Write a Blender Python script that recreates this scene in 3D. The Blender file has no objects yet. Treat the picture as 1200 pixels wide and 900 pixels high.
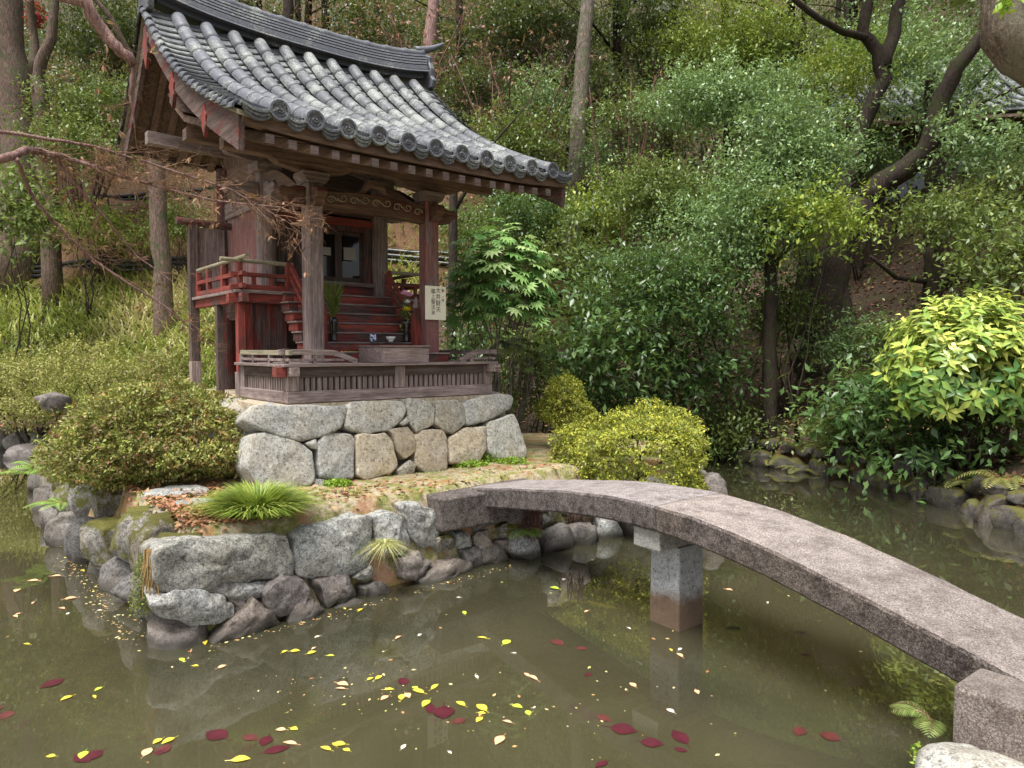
import bpy, math, random
import numpy as np
from mathutils import Vector, noise, Matrix

scene = bpy.context.scene
col = scene.collection
R = math.radians
random.seed(7)
rng = np.random.default_rng(11)

# ------------------------------------------------------------------ camera
CH = 2.2
PITCH = math.atan(40 / 832)
cam_d = bpy.data.cameras.new('camera')
cam_d.lens = 36 * 832 / 1200
cam_d.sensor_width = 36
cam_d.clip_start = 0.05
cam_d.clip_end = 500
cam = bpy.data.objects.new('camera', cam_d)
cam.location = (0, 0, CH)
cam.rotation_euler = (R(90) - PITCH, 0, 0)
col.objects.link(cam)
scene.camera = cam

# ------------------------------------------------------------------ world + sun
SUN_EL, SUN_ROT = 68, 212          # degrees; soft overcast light
w = bpy.data.worlds.new('World')
scene.world = w
w.use_nodes = True
nt = w.node_tree
sky = nt.nodes.new('ShaderNodeTexSky')
sky.sky_type = 'NISHITA'
sky.sun_disc = False
sky.sun_elevation = R(SUN_EL)
sky.sun_rotation = R(SUN_ROT)
sky.air_density = 1.0
sky.dust_density = 4.0
sky.ozone_density = 1.0
hs = nt.nodes.new('ShaderNodeHueSaturation')
hs.inputs['Saturation'].default_value = 0.3
nt.links.new(sky.outputs[0], hs.inputs['Color'])
nt.links.new(hs.outputs[0], nt.nodes['Background'].inputs[0])
nt.nodes['Background'].inputs[1].default_value = 0.095
sd = bpy.data.lights.new('sun', 'SUN')
sd.energy = 3.2
sd.angle = R(30)
sd.color = (1, 0.97, 0.92)
sun = bpy.data.objects.new('sun', sd)
az = R(SUN_ROT)
dirv = Vector((math.sin(az) * math.cos(R(SUN_EL)), math.cos(az) * math.cos(R(SUN_EL)), math.sin(R(SUN_EL))))
sun.rotation_euler = dirv.to_track_quat('Z', 'Y').to_euler()
sun.location = (0, 0, 20)
col.objects.link(sun)
scene.view_settings.view_transform = 'Standard'
scene.view_settings.look = 'None'
scene.view_settings.gamma = 1
scene.view_settings.exposure = 1.25
scene.cycles.max_bounces = 6
scene.cycles.transparent_max_bounces = 8

# ------------------------------------------------------------------ helpers
def ray(px, py):
    x = (px - 600) / 832
    y = (450 - py) / 832
    c, s = math.cos(PITCH), math.sin(PITCH)
    return Vector((x, c + y * s, -s + y * c))

def W(px, py, z):
    d = ray(px, py)
    t = (z - CH) / d.z
    return Vector((d.x * t, d.y * t, z))

def D(px, py, Y):
    d = ray(px, py)
    t = Y / d.y
    return Vector((d.x * t, Y, CH + d.z * t))

def tag(o, label=None, cat=None, group=None, kind=None):
    if label: o['label'] = label
    if cat: o['category'] = cat
    if group: o['group'] = group
    if kind: o['kind'] = kind
    return o

def empty(name, loc, rz=0, label=None, cat=None, group=None):
    o = bpy.data.objects.new(name, None)
    o.location = loc
    o.rotation_euler = (0, 0, rz)
    o.empty_display_size = 0.1
    col.objects.link(o)
    tag(o, label, cat, group)
    return o

class MB:
    """collects shapes; build() links them as ONE mesh object"""
    def __init__(self):
        self.v, self.f, self.m = [], [], []
    def add(self, vs, fs, mi=0):
        n = len(self.v)
        self.v.extend([tuple(p) for p in vs])
        for f in fs:
            self.f.append(tuple(i + n for i in f)); self.m.append(mi)
    def box(self, x0, x1, y0, y1, z0, z1, mi=0):
        vs = [(x, y, z) for z in (z0, z1) for y in (y0, y1) for x in (x0, x1)]
        self.add(vs, [(0, 2, 3, 1), (4, 5, 7, 6), (0, 1, 5, 4), (2, 6, 7, 3), (0, 4, 6, 2), (1, 3, 7, 5)], mi)
    def beam(self, p0, p1, w, h, up=(0, 0, 1), mi=0):
        p0, p1 = Vector(p0), Vector(p1)
        d = (p1 - p0).normalized()
        s = d.cross(Vector(up)).normalized()
        u = s.cross(d).normalized()
        vs = []
        for p in (p0, p1):
            for a, b in ((-1, -1), (1, -1), (1, 1), (-1, 1)):
                vs.append(p + s * a * w / 2 + u * b * h / 2)
        self.add(vs, [(0, 1, 2, 3), (7, 6, 5, 4), (0, 4, 5, 1), (1, 5, 6, 2), (2, 6, 7, 3), (3, 7, 4, 0)], mi)
    def tube(self, pts, rad, n=8, mi=0, cap=True):
        pts = [Vector(p) for p in pts]
        if not hasattr(rad, '__len__'): rad = [rad] * len(pts)
        base = len(self.v)
        prev = None
        for i, p in enumerate(pts):
            a = pts[max(i - 1, 0)]; b = pts[min(i + 1, len(pts) - 1)]
            d = (b - a)
            if d.length < 1e-9: d = Vector((0, 0, 1))
            d.normalize()
            if prev is None:
                t = d.cross(Vector((0.13, 0.27, 1)))
                if t.length < 1e-3: t = d.cross(Vector((1, 0, 0)))
            else:
                t = prev - d * prev.dot(d)
            t.normalize(); prev = t
            q = d.cross(t)
            for k in range(n):
                an = 2 * math.pi * k / n
                self.v.append(tuple(p + (t * math.cos(an) + q * math.sin(an)) * rad[i]))
        for i in range(len(pts) - 1):
            for k in range(n):
                a = base + i * n + k; b = base + i * n + (k + 1) % n
                self.f.append((a, b, b + n, a + n)); self.m.append(mi)
        if cap:
            self.f.append(tuple(base + k for k in reversed(range(n)))); self.m.append(mi)
            e = base + (len(pts) - 1) * n
            self.f.append(tuple(e + k for k in range(n))); self.m.append(mi)
    def lathe(self, c, prof, n=20, mi=0):
        base = len(self.v)
        for r, z in prof:
            for k in range(n):
                a = 2 * math.pi * k / n
                self.v.append((c[0] + r * math.cos(a), c[1] + r * math.sin(a), c[2] + z))
        for i in range(len(prof) - 1):
            for k in range(n):
                a = base + i * n + k; b = base + i * n + (k + 1) % n
                self.f.append((a, b, b + n, a + n)); self.m.append(mi)
    def prism(self, poly, axis, a0, a1, mi=0):
        """poly: 2D points; axis 'x' -> (y,z) poly extruded in x ; 'y' -> (x,z)"""
        n = len(poly); vs = []
        for a in (a0, a1):
            for p in poly:
                vs.append((a, p[0], p[1]) if axis == 'x' else ((p[0], a, p[1]) if axis == 'y' else (p[0], p[1], a)))
        fs = [tuple(range(n)), tuple(reversed(range(n, 2 * n)))]
        for i in range(n):
            j = (i + 1) % n
            fs.append((i, i + n, j + n, j))
        self.add(vs, fs, mi)
    def build(self, name, mats, parent=None, smooth=False, off=(0, 0, 0), bevel=0, loc=None, seg=1):
        me = bpy.data.meshes.new(name)
        vs = self.v
        if any(off): vs = [(a - off[0], b - off[1], c - off[2]) for a, b, c in vs]
        me.from_pydata(vs, [], self.f)
        if not isinstance(mats, (list, tuple)): mats = [mats]
        for m_ in mats: me.materials.append(m_)
        if len(mats) > 1: me.polygons.foreach_set('material_index', np.array(self.m, dtype=np.int32))
        me.validate()
        import bmesh
        bm = bmesh.new(); bm.from_mesh(me)
        bmesh.ops.recalc_face_normals(bm, faces=bm.faces)
        bm.to_mesh(me); bm.free()
        if smooth: me.polygons.foreach_set('use_smooth', np.array([len(p.vertices) <= 4 for p in me.polygons], dtype=bool))
        o = bpy.data.objects.new(name, me)
        col.objects.link(o)
        if parent: o.parent = parent
        if loc: o.location = loc
        if bevel:
            b = o.modifiers.new('bevel', 'BEVEL'); b.width = bevel; b.segments = seg; b.limit_method = 'ANGLE'
        return o

def np_mesh(name, V, F, mat, parent=None, rnd=None, smooth=False, loc=None):
    """V (n,3), F (m,k) constant k"""
    me = bpy.data.meshes.new(name)
    k = F.shape[1]
    me.vertices.add(len(V)); me.vertices.foreach_set('co', np.ascontiguousarray(V, dtype=np.float32).ravel())
    me.loops.add(F.size); me.loops.foreach_set('vertex_index', F.astype(np.int32).ravel())
    me.polygons.add(len(F))
    me.polygons.foreach_set('loop_start', np.arange(0, F.size, k, dtype=np.int32))
    me.update(calc_edges=True)
    if smooth: me.polygons.foreach_set('use_smooth', np.ones(len(F), dtype=bool))
    if rnd is not None:
        at = me.attributes.new('rnd', 'FLOAT', 'POINT')
        at.data.foreach_set('value', rnd.astype(np.float32))
    me.materials.append(mat)
    o = bpy.data.objects.new(name, me)
    col.objects.link(o)
    if parent: o.parent = parent
    if loc is not None: o.location = loc
    return o

# ------------------------------------------------------------------ materials
def ramp(nt, fac, stops, interp='LINEAR'):
    r = nt.nodes.new('ShaderNodeValToRGB')
    r.color_ramp.interpolation = interp
    while len(r.color_ramp.elements) < len(stops): r.color_ramp.elements.new(0.5)
    for e, (p, c) in zip(r.color_ramp.elements, stops):
        e.position = p; e.color = (*c, 1) if len(c) == 3 else c
    nt.links.new(fac, r.inputs[0])
    return r.outputs[0]

def g(x): return (x, x, x)

def newmat(name, rough=0.7, spec=0.4):
    m = bpy.data.materials.new(name); m.use_nodes = True
    nt = m.node_tree; b = nt.nodes['Principled BSDF']
    b.inputs['Roughness'].default_value = rough
    b.inputs['Specular IOR Level'].default_value = spec
    return m, nt, b

def tex_noise(nt, scale, detail=5, rough=0.6, vec=None, dist=0):
    n = nt.nodes.new('ShaderNodeTexNoise')
    n.inputs['Scale'].default_value = scale; n.inputs['Detail'].default_value = detail
    n.inputs['Roughness'].default_value = rough; n.inputs['Distortion'].default_value = dist
    if vec is not None: nt.links.new(vec, n.inputs['Vector'])
    return n.outputs['Fac']

def coords(nt, kind='Object', scale=(1, 1, 1), world=False):
    mp = nt.nodes.new('ShaderNodeMapping'); mp.inputs['Scale'].default_value = scale
    if world:
        ge = nt.nodes.new('ShaderNodeNewGeometry'); nt.links.new(ge.outputs['Position'], mp.inputs['Vector'])
    else:
        tc = nt.nodes.new('ShaderNodeTexCoord'); nt.links.new(tc.outputs[kind], mp.inputs['Vector'])
    return mp.outputs[0]

def mix(nt, fac, a, b, blend='MIX'):
    m = nt.nodes.new('ShaderNodeMix'); m.data_type = 'RGBA'; m.blend_type = blend
    for s, v in ((0, fac), (6, a), (7, b)):
        if isinstance(v, (int, float)): m.inputs[s].default_value = v
        elif isinstance(v, tuple): m.inputs[s].default_value = (*v, 1)
        else: nt.links.new(v, m.inputs[s])
    return m.outputs[2]

def bump(nt, b, h, strength=0.5, dist=0.02):
    bp = nt.nodes.new('ShaderNodeBump'); bp.inputs['Strength'].default_value = strength
    bp.inputs['Distance'].default_value = dist
    nt.links.new(h, bp.inputs['Height']); nt.links.new(bp.outputs[0], b.inputs['Normal'])

def wood(name, axis, c_dark, c_light, red=None, red_amt=0.5, rough=0.75):
    """weathered timber, grain along axis; red = flaking paint colour"""
    m, nt, b = newmat(name, rough, 0.25)
    sc = [28, 28, 28]; sc['xyz'.index(axis)] = 1.6
    v = coords(nt, 'Object', tuple(sc))
    n1 = tex_noise(nt, 1.0, 6, 0.65, v, 0.4)
    cA = ramp(nt, n1, [(0.3, c_dark), (0.7, c_light)])
    v2 = coords(nt, 'Object')
    n3 = tex_noise(nt, 3.5, 4, 0.6, v2)
    cA = mix(nt, ramp(nt, n3, [(0.35, g(0.0)), (0.75, g(0.45))]), cA, tuple(0.5 * x for x in c_dark))
    if red:
        sc2 = [7, 7, 7]; sc2['xyz'.index(axis)] = 2.0
        n2 = tex_noise(nt, 1.0, 7, 0.7, coords(nt, 'Object', tuple(sc2)))
        mk = ramp(nt, n2, [(max(0, 0.62 - red_amt * 0.4), g(0.0)), (0.70 - red_amt * 0.4 + 0.02, g(1.0))])
        rc = ramp(nt, n1, [(0.25, tuple(0.55 * x for x in red)), (0.75, red)])
        cA = mix(nt, mk, cA, rc)
    n9 = tex_noise(nt, 1.0, 8, 0.8, coords(nt, 'Object', tuple(x * 3.2 for x in sc)))
    cA = mix(nt, ramp(nt, n9, [(0.42, g(0.0)), (0.56, g(0.55))]), cA, tuple(0.35 * x for x in c_dark))
    nt.links.new(cA, b.inputs['Base Color'])
    bump(nt, b, n1, 0.8, 0.008)
    return m

G1, G2 = (0.15, 0.108, 0.10), (0.48, 0.385, 0.36)
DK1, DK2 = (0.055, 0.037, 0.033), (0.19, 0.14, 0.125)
BR1, BR2 = (0.12, 0.074, 0.056), (0.36, 0.245, 0.19)
RED = (0.40, 0.085, 0.065)
PINK = (0.38, 0.17, 0.155)
M = {}
for ax in 'xyz':
    M['grey_' + ax] = wood('weathered_grey_timber_' + ax, ax, G1, G2)
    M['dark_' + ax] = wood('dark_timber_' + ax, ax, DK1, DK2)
    M['brown_' + ax] = wood('brown_timber_' + ax, ax, BR1, BR2)
    M['red_' + ax] = wood('flaking_red_timber_' + ax, ax, (0.06, 0.035, 0.03), (0.2, 0.12, 0.11), RED, 0.52)
    M['worn_' + ax] = wood('worn_red_timber_' + ax, ax, DK1, (0.22, 0.15, 0.135), (0.24, 0.05, 0.042), 0.36)
    M['pink_' + ax] = wood('faded_pink_timber_' + ax, ax, G1, G2, PINK, 0.52)
M['carved'] = wood('carved_tan_and_red_timber', 'x', (0.10, 0.05, 0.035), (0.27, 0.18, 0.125), (0.17, 0.04, 0.032), 0.32)
M['barge'] = wood('barge_board_timber', 'y', DK1, (0.26, 0.19, 0.165), (0.22, 0.05, 0.042), 0.22)
M['trim'] = wood('pale_trim_board', 'y', (0.25, 0.22, 0.15), (0.5, 0.45, 0.32))

def tile_mat(name, lichen=0.5, base=(0.10, 0.105, 0.115)):
    m, nt, b = newmat(name, 0.55, 0.35)
    v = coords(nt, 'Object')
    n1 = tex_noise(nt, 2.2, 3, 0.6, v); n2 = tex_noise(nt, 45, 5, 0.75, v)
    bc = ramp(nt, n2, [(0.3, tuple(0.6 * x for x in base)), (0.7, tuple(1.5 * x for x in base))])
    ma = nt.nodes.new('ShaderNodeMath'); ma.operation = 'ADD'
    nt.links.new(n1, ma.inputs[0]); nt.links.new(n2, ma.inputs[1])
    th = 1.18 - 0.3 * lichen
    mk = nt.nodes.new('ShaderNodeMapRange'); mk.inputs[1].default_value = th - 0.05; mk.inputs[2].default_value = th + 0.05
    nt.links.new(ma.outputs[0], mk.inputs[0])
    mk2 = tex_noise(nt, 110, 3, 0.7, v)
    c = mix(nt, mk.outputs[0], bc, ramp(nt, mk2, [(0.38, (0.11, 0.115, 0.11)), (0.58, (0.27, 0.285, 0.27))]))
    nt.links.new(c, b.inputs['Base Color'])
    bump(nt, b, n2, 0.35, 0.004)
    return m
M['tile'] = tile_mat('grey_roof_tile_with_lichen', 0.42, (0.085, 0.09, 0.098))
M['tile_dark'] = tile_mat('dark_roof_tile', 0.08, (0.05, 0.054, 0.062))
M['tile_clean'] = tile_mat('blue_grey_roof_tile', 0.22, (0.09, 0.095, 0.11))

def stone_mat(name, base, light, dark, moss=0.0, scale=1.0, stain=0.4, speck=90, tan=0.3, rough=0.85, wet=None, blot=1.0):
    m, nt, b = newmat(name, rough, 0.3)
    v = coords(nt, world=True)
    n_b = tex_noise(nt, 2.6 * scale, 5, 0.6, v)
    n_s = tex_noise(nt, speck, 3, 0.8, v)
    n_m = tex_noise(nt, 14 * scale, 8, 0.75, v)
    c = ramp(nt, n_s, [(0.30, dark), (0.46, base), (0.66, light)])
    c = mix(nt, ramp(nt, n_m, [(0.45, g(0)), (0.62, g(stain))]), c, dark)
    if tan:
        c = mix(nt, ramp(nt, n_b, [(0.45, g(0)), (0.62, g(tan))]), c, (0.42, 0.33, 0.2))
    n_l = tex_noise(nt, 9 * scale, 6, 0.7, coords(nt, world=True, scale=(1, 1.2, 0.9)))
    c = mix(nt, ramp(nt, n_l, [(0.55, g(0)), (0.63, g(0.55 * blot))]), c, light)
    n_k = tex_noise(nt, 34 * scale, 4, 0.75, v)
    c = mix(nt, ramp(nt, n_k, [(0.36, g(0.75 * blot)), (0.47, g(0))]), c, tuple(0.55 * x for x in dark))
    c = mix(nt, ramp(nt, n_k, [(0.56, g(0)), (0.66, g(0.7 * blot))]), c, light)
    if moss:
        n2 = tex_noise(nt, 4.5, 7, 0.7, v)
        ge = nt.nodes.new('ShaderNodeNewGeometry'); sp = nt.nodes.new('ShaderNodeSeparateXYZ')
        nt.links.new(ge.outputs['Normal'], sp.inputs[0])
        ma = nt.nodes.new('ShaderNodeMath'); ma.operation = 'MULTIPLY_ADD'; ma.inputs[1].default_value = 0.15
        nt.links.new(sp.outputs[2], ma.inputs[0]); nt.links.new(n2, ma.inputs[2])
        mc = ramp(nt, n_s, [(0.3, (0.03, 0.034, 0.008)), (0.7, (0.14, 0.13, 0.025))])
        c = mix(nt, ramp(nt, ma.outputs[0], [(0.64 - 0.28 * moss, g(0)), (0.74 - 0.28 * moss, g(1))]), c, mc)
    oi = nt.nodes.new('ShaderNodeObjectInfo')      # every stone has its own tint
    c = mix(nt, 1.0, c, ramp(nt, oi.outputs['Random'], [(0.0, (0.72, 0.68, 0.62)), (0.35, (1.0, 0.98, 0.95)), (0.65, (0.84, 0.84, 0.86)), (1.0, (1.12, 1.1, 1.04))]), 'MULTIPLY')
    if wet:     # a damp dark band above the water line: a tide mark on the stone itself
        ge = nt.nodes.new('ShaderNodeNewGeometry'); sp = nt.nodes.new('ShaderNodeSeparateXYZ')
        nt.links.new(ge.outputs['Position'], sp.inputs[0])
        mr = nt.nodes.new('ShaderNodeMapRange'); mr.inputs[1].default_value = wet[0]; mr.inputs[2].default_value = wet[1]; wob_ = nt.nodes.new('ShaderNodeMath'); wob_.operation = 'MULTIPLY_ADD'; wob_.inputs[1].default_value = (wet[1] - wet[0]) * 2.0; nt.links.new(tex_noise(nt, 7, 5, .7, v), wob_.inputs[0]); nt.links.new(sp.outputs[2], wob_.inputs[2])
        mr.inputs[3].default_value = 1; mr.inputs[4].default_value = 0
        mr.inputs[1].default_value += (wet[1] - wet[0]); mr.inputs[2].default_value += (wet[1] - wet[0])
        nt.links.new(wob_.outputs[0], mr.inputs[0])
        c = mix(nt, mr.outputs[0], c, mix(nt, n_m, wet[2], wet[3]))
    nt.links.new(c, b.inputs['Base Color'])
    ad = nt.nodes.new('ShaderNodeMath'); ad.operation = 'MULTIPLY_ADD'; ad.inputs[1].default_value = 0.35
    nt.links.new(n_s, ad.inputs[0]); nt.links.new(n_m, ad.inputs[2])
    bump(nt, b, ad.outputs[0], 0.7, 0.018)
    return m
M['plinth'] = stone_mat('pale_granite_of_the_plinth', (0.34, 0.34, 0.32), (0.55, 0.55, 0.51), (0.11, 0.11, 0.10), stain=0.35, tan=0.28)
M['plinth_tan'] = stone_mat('tan_granite_of_the_plinth', (0.42, 0.36, 0.27), (0.55, 0.51, 0.43), (0.15, 0.13, 0.1), stain=0.3, tan=0.6)
M['wall'] = stone_mat('lichened_grey_granite', (0.25, 0.26, 0.26), (0.50, 0.50, 0.45), (0.07, 0.07, 0.07), stain=0.6, tan=0.15, moss=0.0, wet=(0.185, 0.25, (0.03, 0.026, 0.022), (0.085, 0.075, 0.062)))
M['wall_mossy'] = stone_mat('mossy_grey_rock', (0.15, 0.14, 0.13), (0.33, 0.33, 0.31), (0.06, 0.055, 0.05), stain=0.5, tan=0.2, moss=0.62, wet=(0.185, 0.25, (0.03, 0.026, 0.022), (0.085, 0.075, 0.062)))
M['rock'] = stone_mat('brown_grey_pond_rock', (0.15, 0.13, 0.12), (0.28, 0.25, 0.235), (0.07, 0.06, 0.055), stain=0.4, tan=0.1, rough=0.6, wet=(0.185, 0.25, (0.03, 0.026, 0.022), (0.085, 0.075, 0.062)))
M['rock_dark'] = stone_mat('dark_pond_rock', (0.10, 0.092, 0.088), (0.2, 0.19, 0.18), (0.03, 0.028, 0.026), stain=0.4, tan=0.1, rough=0.55, wet=(0.185, 0.25, (0.03, 0.026, 0.022), (0.085, 0.075, 0.062)))
M['rock_shade'] = stone_mat('black_wet_shore_rock', (0.055, 0.05, 0.046), (0.12, 0.11, 0.10), (0.02, 0.018, 0.016), stain=0.5, tan=0.05, moss=0.35, rough=0.6)
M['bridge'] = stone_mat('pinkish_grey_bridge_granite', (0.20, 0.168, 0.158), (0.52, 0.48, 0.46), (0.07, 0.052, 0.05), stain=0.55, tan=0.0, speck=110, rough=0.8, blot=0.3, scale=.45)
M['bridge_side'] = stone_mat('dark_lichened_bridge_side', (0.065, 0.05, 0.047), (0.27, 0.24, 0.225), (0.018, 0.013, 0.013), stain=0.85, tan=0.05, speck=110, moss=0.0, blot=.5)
M['pier'] = stone_mat('grey_pier_granite', (0.33, 0.34, 0.34), (0.48, 0.49, 0.48), (0.15, 0.15, 0.15), stain=0.25, tan=0.0, wet=(0.34, 0.46, (0.05, 0.032, 0.02), (0.17, 0.115, 0.075)))

def simple(name, c, rough=0.6, spec=0.4, var=0.0, scale=20):
    m, nt, b = newmat(name, rough, spec)
    if var:
        n = tex_noise(nt, scale, 4, 0.6, coords(nt))
        nt.links.new(ramp(nt, n, [(0.3, tuple(x * (1 - var) for x in c)), (0.7, tuple(min(1, x * (1 + var)) for x in c))]), b.inputs['Base Color'])
    else: b.inputs['Base Color'].default_value = (*c, 1)
    return m
def bark(name, c1, c2, moss=None, sc=(13, 13, 3)):
    m, nt, b = newmat(name, 0.85, 0.2)
    n = tex_noise(nt, 2.2, 7, 0.7, coords(nt, 'Object', sc), 0.6)
    c = ramp(nt, n, [(0.35, c1), (0.65, c2)])
    nf = tex_noise(nt, 3.0, 8, 0.8, coords(nt, 'Object', (30, 30, 5)), 1.0)
    c = mix(nt, ramp(nt, nf, [(0.40, g(0.85)), (0.54, g(0))]), c, tuple(.35 * q for q in c1))
    if moss:
        n2 = tex_noise(nt, 3.0, 6, 0.7, coords(nt))
        c = mix(nt, ramp(nt, n2, [(0.5, g(0)), (0.6, g(0.8))]), c, moss)
    nt.links.new(c, b.inputs['Base Color']); bump(nt, b, n, 0.9, 0.03)
    return m
M['bark_dark'] = bark('dark_wet_bark', (0.018, 0.012, 0.010), (0.075, 0.052, 0.042), (0.035, 0.042, 0.014))
M['bark_grey'] = bark('pale_flaky_bark', (0.10, 0.08, 0.065), (0.34, 0.28, 0.24), (0.10, 0.11, 0.06))
M['bark_brown'] = bark('flaky_reddish_brown_bark', (0.07, 0.045, 0.035), (0.26, 0.185, 0.15), (0.07, 0.08, 0.04))
M['bark_pink'] = bark('reddish_smooth_bark', (0.2, 0.11, 0.1), (0.42, 0.28, 0.25))
M['bark_near'] = bark('rough_brown_bark', (0.10, 0.07, 0.05), (0.32, 0.25, 0.19), (0.2, 0.19, 0.14), (34, 34, 20))
M['twig'] = bark('thin_brown_twigs', (0.16, 0.08, 0.05), (0.44, 0.27, 0.17))
M['twig_red'] = bark('bare_reddish_twigs', (0.06, 0.03, 0.025), (0.2, 0.105, 0.085))

def leaf_mat(name, stops, rough=0.38, trans=0.3, spec=0.38):
    m, nt, b = newmat(name, rough, spec)
    at = nt.nodes.new('ShaderNodeAttribute'); at.attribute_name = 'rnd'
    c = ramp(nt, at.outputs['Fac'], [(i / (len(stops) - 1), s) for i, s in enumerate(stops)])
    nt.links.new(c, b.inputs['Base Color'])
    tr = nt.nodes.new('ShaderNodeBsdfTranslucent')
    nt.links.new(mix(nt, 0.4, c, (0.25, 0.3, 0.04)), tr.inputs[0])
    ms = nt.nodes.new('ShaderNodeMixShader'); ms.inputs[0].default_value = trans
    nt.links.new(b.outputs[0], ms.inputs[1]); nt.links.new(tr.outputs[0], ms.inputs[2])
    nt.links.new(ms.outputs[0], nt.nodes['Material Output'].inputs[0])
    return m
L = {
 'camellia': leaf_mat('glossy_dark_green_leaves', [(0.02, 0.045, 0.014), (0.045, 0.095, 0.028), (0.085, 0.16, 0.045), (0.18, 0.27, 0.08)], 0.34, spec=.42),
 'pale': leaf_mat('blue_green_glossy_leaves', [(0.035, 0.075, 0.028), (0.10, 0.18, 0.065), (0.22, 0.33, 0.13), (0.44, 0.54, 0.29)], 0.34, spec=.42),
 'mid': leaf_mat('mid_green_leaves', [(0.03, 0.05, 0.014), (0.08, 0.12, 0.03), (0.16, 0.22, 0.055), (0.33, 0.37, 0.12)], 0.4),
 'yellowgreen': leaf_mat('yellow_green_leaves', [(0.08, 0.14, 0.02), (0.15, 0.23, 0.03), (0.26, 0.32, 0.05), (0.4, 0.4, 0.06)], 0.4),
 'azalea': leaf_mat('olive_azalea_leaves', [(0.17, 0.08, 0.045), (0.14, 0.13, 0.04), (0.24, 0.25, 0.06), (0.36, 0.36, 0.1), (0.40, 0.24, 0.12)], 0.5),
 'azalea_green': leaf_mat('green_azalea_leaves', [(0.26, 0.08, 0.045), (0.15, 0.10, 0.035), (0.16, 0.19, 0.045), (0.33, 0.37, 0.08), (0.50, 0.24, 0.11)], 0.5),
 'azalea_yellow': leaf_mat('yellow_azalea_leaves', [(0.20, 0.11, 0.03), (0.13, 0.16, 0.03), (0.28, 0.32, 0.045), (0.56, 0.54, 0.07), (0.22, 0.28, 0.05)], 0.5),
 'aucuba': leaf_mat('variegated_yellow_leaves', [(0.07, 0.17, 0.04), (0.24, 0.36, 0.07), (0.52, 0.58, 0.12), (0.75, 0.72, 0.22)], 0.3),
 'fatsia': leaf_mat('bright_green_lobed_leaves', [(0.08, 0.20, 0.05), (0.17, 0.34, 0.09), (0.30, 0.48, 0.15), (0.46, 0.60, 0.26)], 0.33),
 'fern': leaf_mat('fern_fronds', [(0.05, 0.09, 0.02), (0.12, 0.16, 0.04), (0.22, 0.22, 0.06), (0.3, 0.24, 0.09)], 0.5),
 'fern_green': leaf_mat('fresh_fern_fronds', [(0.1, 0.2, 0.03), (0.2, 0.34, 0.06), (0.3, 0.42, 0.1)], 0.5),
 'fern_yellow': leaf_mat('yellow_fern_fronds', [(0.6, 0.55, 0.03), (0.8, 0.72, 0.05)], 0.5),
 'brown': leaf_mat('dry_brown_leaves', [(0.1, 0.045, 0.025), (0.2, 0.085, 0.045), (0.3, 0.15, 0.09), (0.42, 0.25, 0.17)], 0.6),
 'litter': leaf_mat('fallen_leaf_litter', [(0.1, 0.05, 0.03), (0.22, 0.1, 0.06), (0.34, 0.13, 0.065), (0.42, 0.24, 0.12), (0.26, 0.18, 0.09)], 0.6, 0.1),
 'grass': leaf_mat('grass_blades', [(0.12, 0.16, 0.035), (0.24, 0.29, 0.06), (0.40, 0.42, 0.12), (0.60, 0.55, 0.28), (0.62, 0.50, 0.31)], 0.5),
 'sedge': leaf_mat('bright_sedge_blades', [(0.10, 0.17, 0.02), (0.2, 0.3, 0.04), (0.34, 0.44, 0.08), (0.46, 0.5, 0.12)], 0.45),
 'weed_dull': leaf_mat('small_mossy_leaves', [(.06, .08, .015), (.14, .17, .03), (.26, .28, .05)], .5),
 'weed': leaf_mat('small_green_weeds', [(0.12, 0.24, 0.02), (0.24, 0.4, 0.04), (0.38, 0.5, 0.07)], 0.5),
 'pine': leaf_mat('green_sprigs', [(0.05, 0.12, 0.02), (0.13, 0.22, 0.04), (0.25, 0.32, 0.06)], 0.45),
 'debris': leaf_mat('floating_scraps', [(.3, .12, .05), (.5, .3, .12), (.6, .55, .3), (.55, .5, .06)], .6, .1),
 'evergreen': leaf_mat('dark_evergreen_leaves', [(0.012, 0.022, 0.008), (0.03, 0.052, 0.016), (0.07, 0.10, 0.03), (0.17, 0.21, 0.07)], 0.36, spec=.4),  # darker greens: canopy shade of the upper slope put into the leaf colour
 'redleaf': leaf_mat('crimson_foliage', [(0.2, 0.01, 0.03), (0.42, 0.02, 0.06)], 0.5),
}

# ------------------------------------------------------------------ leaf generators (numpy)
def unit(a): return a / np.maximum(np.linalg.norm(a, axis=1, keepdims=True), 1e-9)

def leaf_arrays(P, A, N, Ln, Wd, fold=0.25, droop=0.15):
    """P base points, A leaf axis, N normal-ish, Ln length, Wd width -> V,F (tri)"""
    n = len(P)
    A = unit(A); S = unit(np.cross(A, N)); U = np.cross(S, A)
    Ln = Ln[:, None]; Wd = Wd[:, None]
    base = P; tip = P + A * Ln - U * Ln * droop
    mid = P + A * Ln * 0.48 - U * Wd * fold * 0.6
    l1 = P + A * Ln * 0.42 + S * Wd * 0.5; r1 = P + A * Ln * 0.42 - S * Wd * 0.5
    V = np.stack([base, l1, tip, r1, mid], 1).reshape(-1, 3)
    i = np.arange(n)[:, None] * 5
    F = np.concatenate([i + np.array([[0, 1, 4]]), i + np.array([[1, 2, 4]]), i + np.array([[2, 3, 4]]), i + np.array([[3, 0, 4]])], 1).reshape(-1, 3)
    return V, F

def leaf_object(name, P, A, N, Ln, Wd, mat, parent=None, rnd=None, loc=None, fold=0.25, droop=0.15):
    V, F = leaf_arrays(P, A, N, Ln, Wd, fold, droop)
    if rnd is None: rnd = rng.random(len(P))
    return np_mesh(name, V, F, mat, parent, np.repeat(rnd, 5), loc=loc)

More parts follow.
